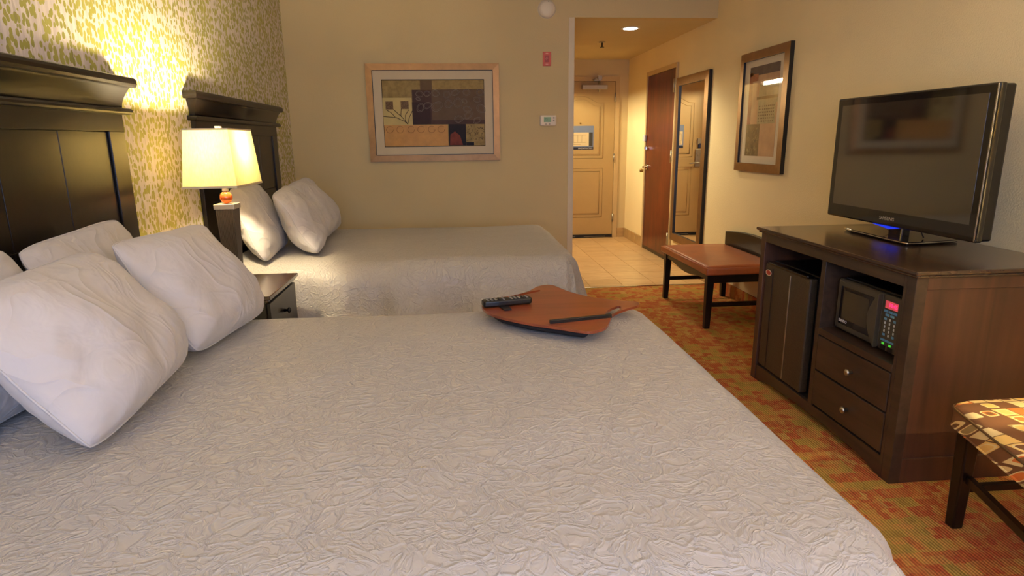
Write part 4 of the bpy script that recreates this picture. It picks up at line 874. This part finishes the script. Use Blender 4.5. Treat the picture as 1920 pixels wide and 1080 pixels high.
MB().prism([(.300, 1.974), (.523, 2.022), (.521, 2.034), (.298, 1.986)], 'z', ZTR - .002, ZTR + .012).build('stop_ledge', m_black, tr, .002)
cen = Vector((.34, 2.15)); mb = MB(); rings = [(.60, ZTR - .009), (.86, ZTR - .012), (.90, ZTR - .022), (.84, ZTR - .034), (.6, ZTR - .038)]
base = [Vector(p) for p in O_]; n = len(base)
for s, z in rings:
    for p in base: q = cen + (p - cen) * (s - .3 * max(0, min(1, (p.x - .42) / .12)) - .25 * max(0, min(1, (p.y - 2.3) / .12))); mb.v.append((q.x, q.y, z))
for k in range(len(rings) - 1):
    for i in range(n): j = (i + 1) % n; mb.face((k * n + i, k * n + j, (k + 1) * n + j, (k + 1) * n + i), 0, True)
mb.face(list(range(n))); mb.face([(len(rings) - 1) * n + i for i in range(n)][::-1])
mb.build('cushion', M('black_cushion_cloth', (22, 20, 22), .8, grain=.2, gscale=60), tr)
rm = thing('remote_control', (.175, 2.235, ZTR), 'black remote control lying on the lap desk', 'remote')
ra = Vector((.083, 2.218, 0)); rb_ = Vector((.268, 2.258, 0)); dx = (rb_ - ra).normalized(); dn = Vector((-dx.y, dx.x, 0)); Lr = (rb_ - ra).length
def rp(u, v): p = ra + dx * (u * Lr) + dn * v; return (p.x, p.y)
P = [rp(u, v) for u, v in ((0, -.014), (.03, -.023), (.3, -.025), (.6, -.023), (.97, -.022), (1, -.014), (1, .014), (.97, .022), (.6, .023), (.3, .025), (.03, .023), (0, .014))]
MB().prism(P, 'z', ZTR + .003, ZTR + .026).build('body', m_black, rm, .006, 3)
mg = M('grey_rubber_key', (128, 126, 116), .5, grain=.1)
for i in range(11):
    for v in (-.013, 0, .013):
        if i == 5: continue
        p = rp(.10 + i * .08, v); MB().cyl((p[0], p[1], ZTR + .0255), .0042, .0035, n=8).build('key', mg if i not in (3, 9) else m_black, rm)
P = [rp(.33, -.078), rp(.47, -.078), rp(.49, -.02), rp(.31, -.02)]
MB().prism(P, 'z', ZTR + .001, ZTR + .005).build('dark_tab', m_black, rm)  # flat dark piece lying in front of the remote
# ------------------------------------------------------------------ patterned desk chair (seat corner in view)
ch = thing('desk_chair', (1.82, 1.50, 0), 'chair with an orange and yellow squares seat beside the cabinet', 'chair')
SP = [(1.60, 1.765), (2.06, 1.765), (2.13, 1.27), (1.475, 1.27)]
mb = MB(); ctr = Vector((sum(p[0] for p in SP) / 4, sum(p[1] for p in SP) / 4)); sq = []
def rrect(P, r, k=5):
    out = []
    for i in range(4):
        p = Vector(P[i]); a = (Vector(P[i - 1]) - p).normalized(); b = (Vector(P[(i + 1) % 4]) - p).normalized()
        for j in range(k + 1):
            s = j / k; out.append(p + a * r * (1 - s) ** 2 + b * r * s ** 2)
    return out
rr = rrect(SP, .05); n = len(rr)
lev = [(.985, .372), (1.0, .378), (1.0, .43), (.985, .442), (.93, .452), (.7, .460), (.3, .464)]
for s, z in lev:
    for p in rr: q = ctr + (p - ctr) * s; mb.v.append((q.x, q.y, z))
for k in range(len(lev) - 1):
    for i in range(n): j = (i + 1) % n; mb.face((k * n + i, k * n + j, (k + 1) * n + j, (k + 1) * n + i), 0, True)
mb.face(list(range(n))); mb.face([(len(lev) - 1) * n + i for i in range(n)][::-1])
st = mb.build('seat', m_chair, ch)
for z, s in ((.434, 1.003), (.374, .996)): MB().tube([((ctr + (p - ctr) * s).x, (ctr + (p - ctr) * s).y, z) for p in rr], .004, 6, True).build('piping', M('brown_piping', (96, 66, 30), .6, grain=.1) if z > .4 else m_chair, st)
for (x, y, top) in ((1.655, 1.728, .372), (2.02, 1.728, .372), (1.545, 1.30, .372), (2.06, 1.30, .372)):
    MB().frustum((x - .019, y - .019, x + .019, y + .019, 0), (x - .025, y - .025, x + .025, y + .025, top)).build('leg', m_esp_z, ch, .006, 2)
MB().box((1.66, 1.712, .135), (2.01, 1.732, .160)).build('stretcher', m_esp_x, ch, .002)
for (a, b) in (((1.655, 1.70), (1.55, 1.31)), ((2.02, 1.70), (2.055, 1.31))): MB().prism([(a[0] - .01, a[1]), (a[0] + .01, a[1]), (b[0] + .01, b[1]), (b[0] - .01, b[1])], 'z', .18, .205).build('stretcher', m_esp, ch)
for x, x2 in ((1.545, 1.56), (2.06, 2.045)): MB().tube([(x, 1.29, .37), (x, 1.265, .5), (x2, 1.21, .88)], [.022, .02, .016], 8).build('back_post', m_esp_z, ch)
MB().prism([(1.27, .56), (1.235, .86), (1.20, .86), (1.235, .56)], 'x', 1.57, 2.035).build('backrest', m_chair, ch, .012, 3)
# ------------------------------------------------------------------ desk with a second lamp, to the right of the camera
dk = thing('writing_desk', (2.03, .45, 0), 'dark writing desk along the right wall, out of the picture', 'desk')
MB().box((1.78, -.30, .72), (2.262, .98, .75)).build('desktop', m_cabtop, dk, .004)
MB().box((1.82, -.26, .62), (2.25, .94, .72)).build('apron', m_esp, dk)
for x in (1.82, 2.20):
    for y in (-.26, .89): MB().box((x, y, 0), (x + .05, y + .05, .62)).build('leg', m_esp_z, dk)
lamp2, zb2 = make_lamp(2.05, .78, .75, 'second table lamp on the writing desk, out of the picture')
bulb_light(lamp2, zb2 - .75 + .06, P_DESK)
# ------------------------------------------------------------------ added uplighter, unseen behind the camera, to brighten the walls
fl = thing('fill_uplighter', (-1.12, -.5, 0), 'added fill uplighter in the corner behind the camera, out of the picture', 'lamp')
MB().lathe((-1.12, -.5, 0), [(.14, 0), (.14, .012), (.05, .03), (.014, .04)], 'z', 28).build('foot', m_nickel, fl)
MB().cyl((-1.12, -.5, .035), .013, 1.62).build('pole', m_nickel, fl)
MB().lathe((-1.12, -.5, 1.64), [(.015, 0), (.07, .02), (.13, .07), (.16, .13), (.157, .13), (.125, .075), (.065, .028), (.01, .012)], 'z', 32).build('bowl', m_nickel, fl)
MB().lathe((-1.12, -.5, 1.66), [(.02, 0), (.03, .03), (.022, .06), (.002, .07)], 'z', 16).build('bulb', m_bulb, fl)
l = bpy.data.lights.new('fill_uplight', 'SPOT'); l.energy = P_FILL; l.color = (1, .80, .50); l.spot_size = math.radians(130); l.spot_blend = .6; l.shadow_soft_size = .08
o = bpy.data.objects.new('fill_uplight', l); COL.objects.link(o); o.parent = fl; o.location = (0, 0, 1.76); o.rotation_euler = (math.pi, 0, 0)
for o in bpy.data.objects:
    if o.name.split('.')[0] in ('leaf_drawing', 'twig_drawing', 'printed_mark', 'floor_plan_lines'): o['kind'] = 'stuff'
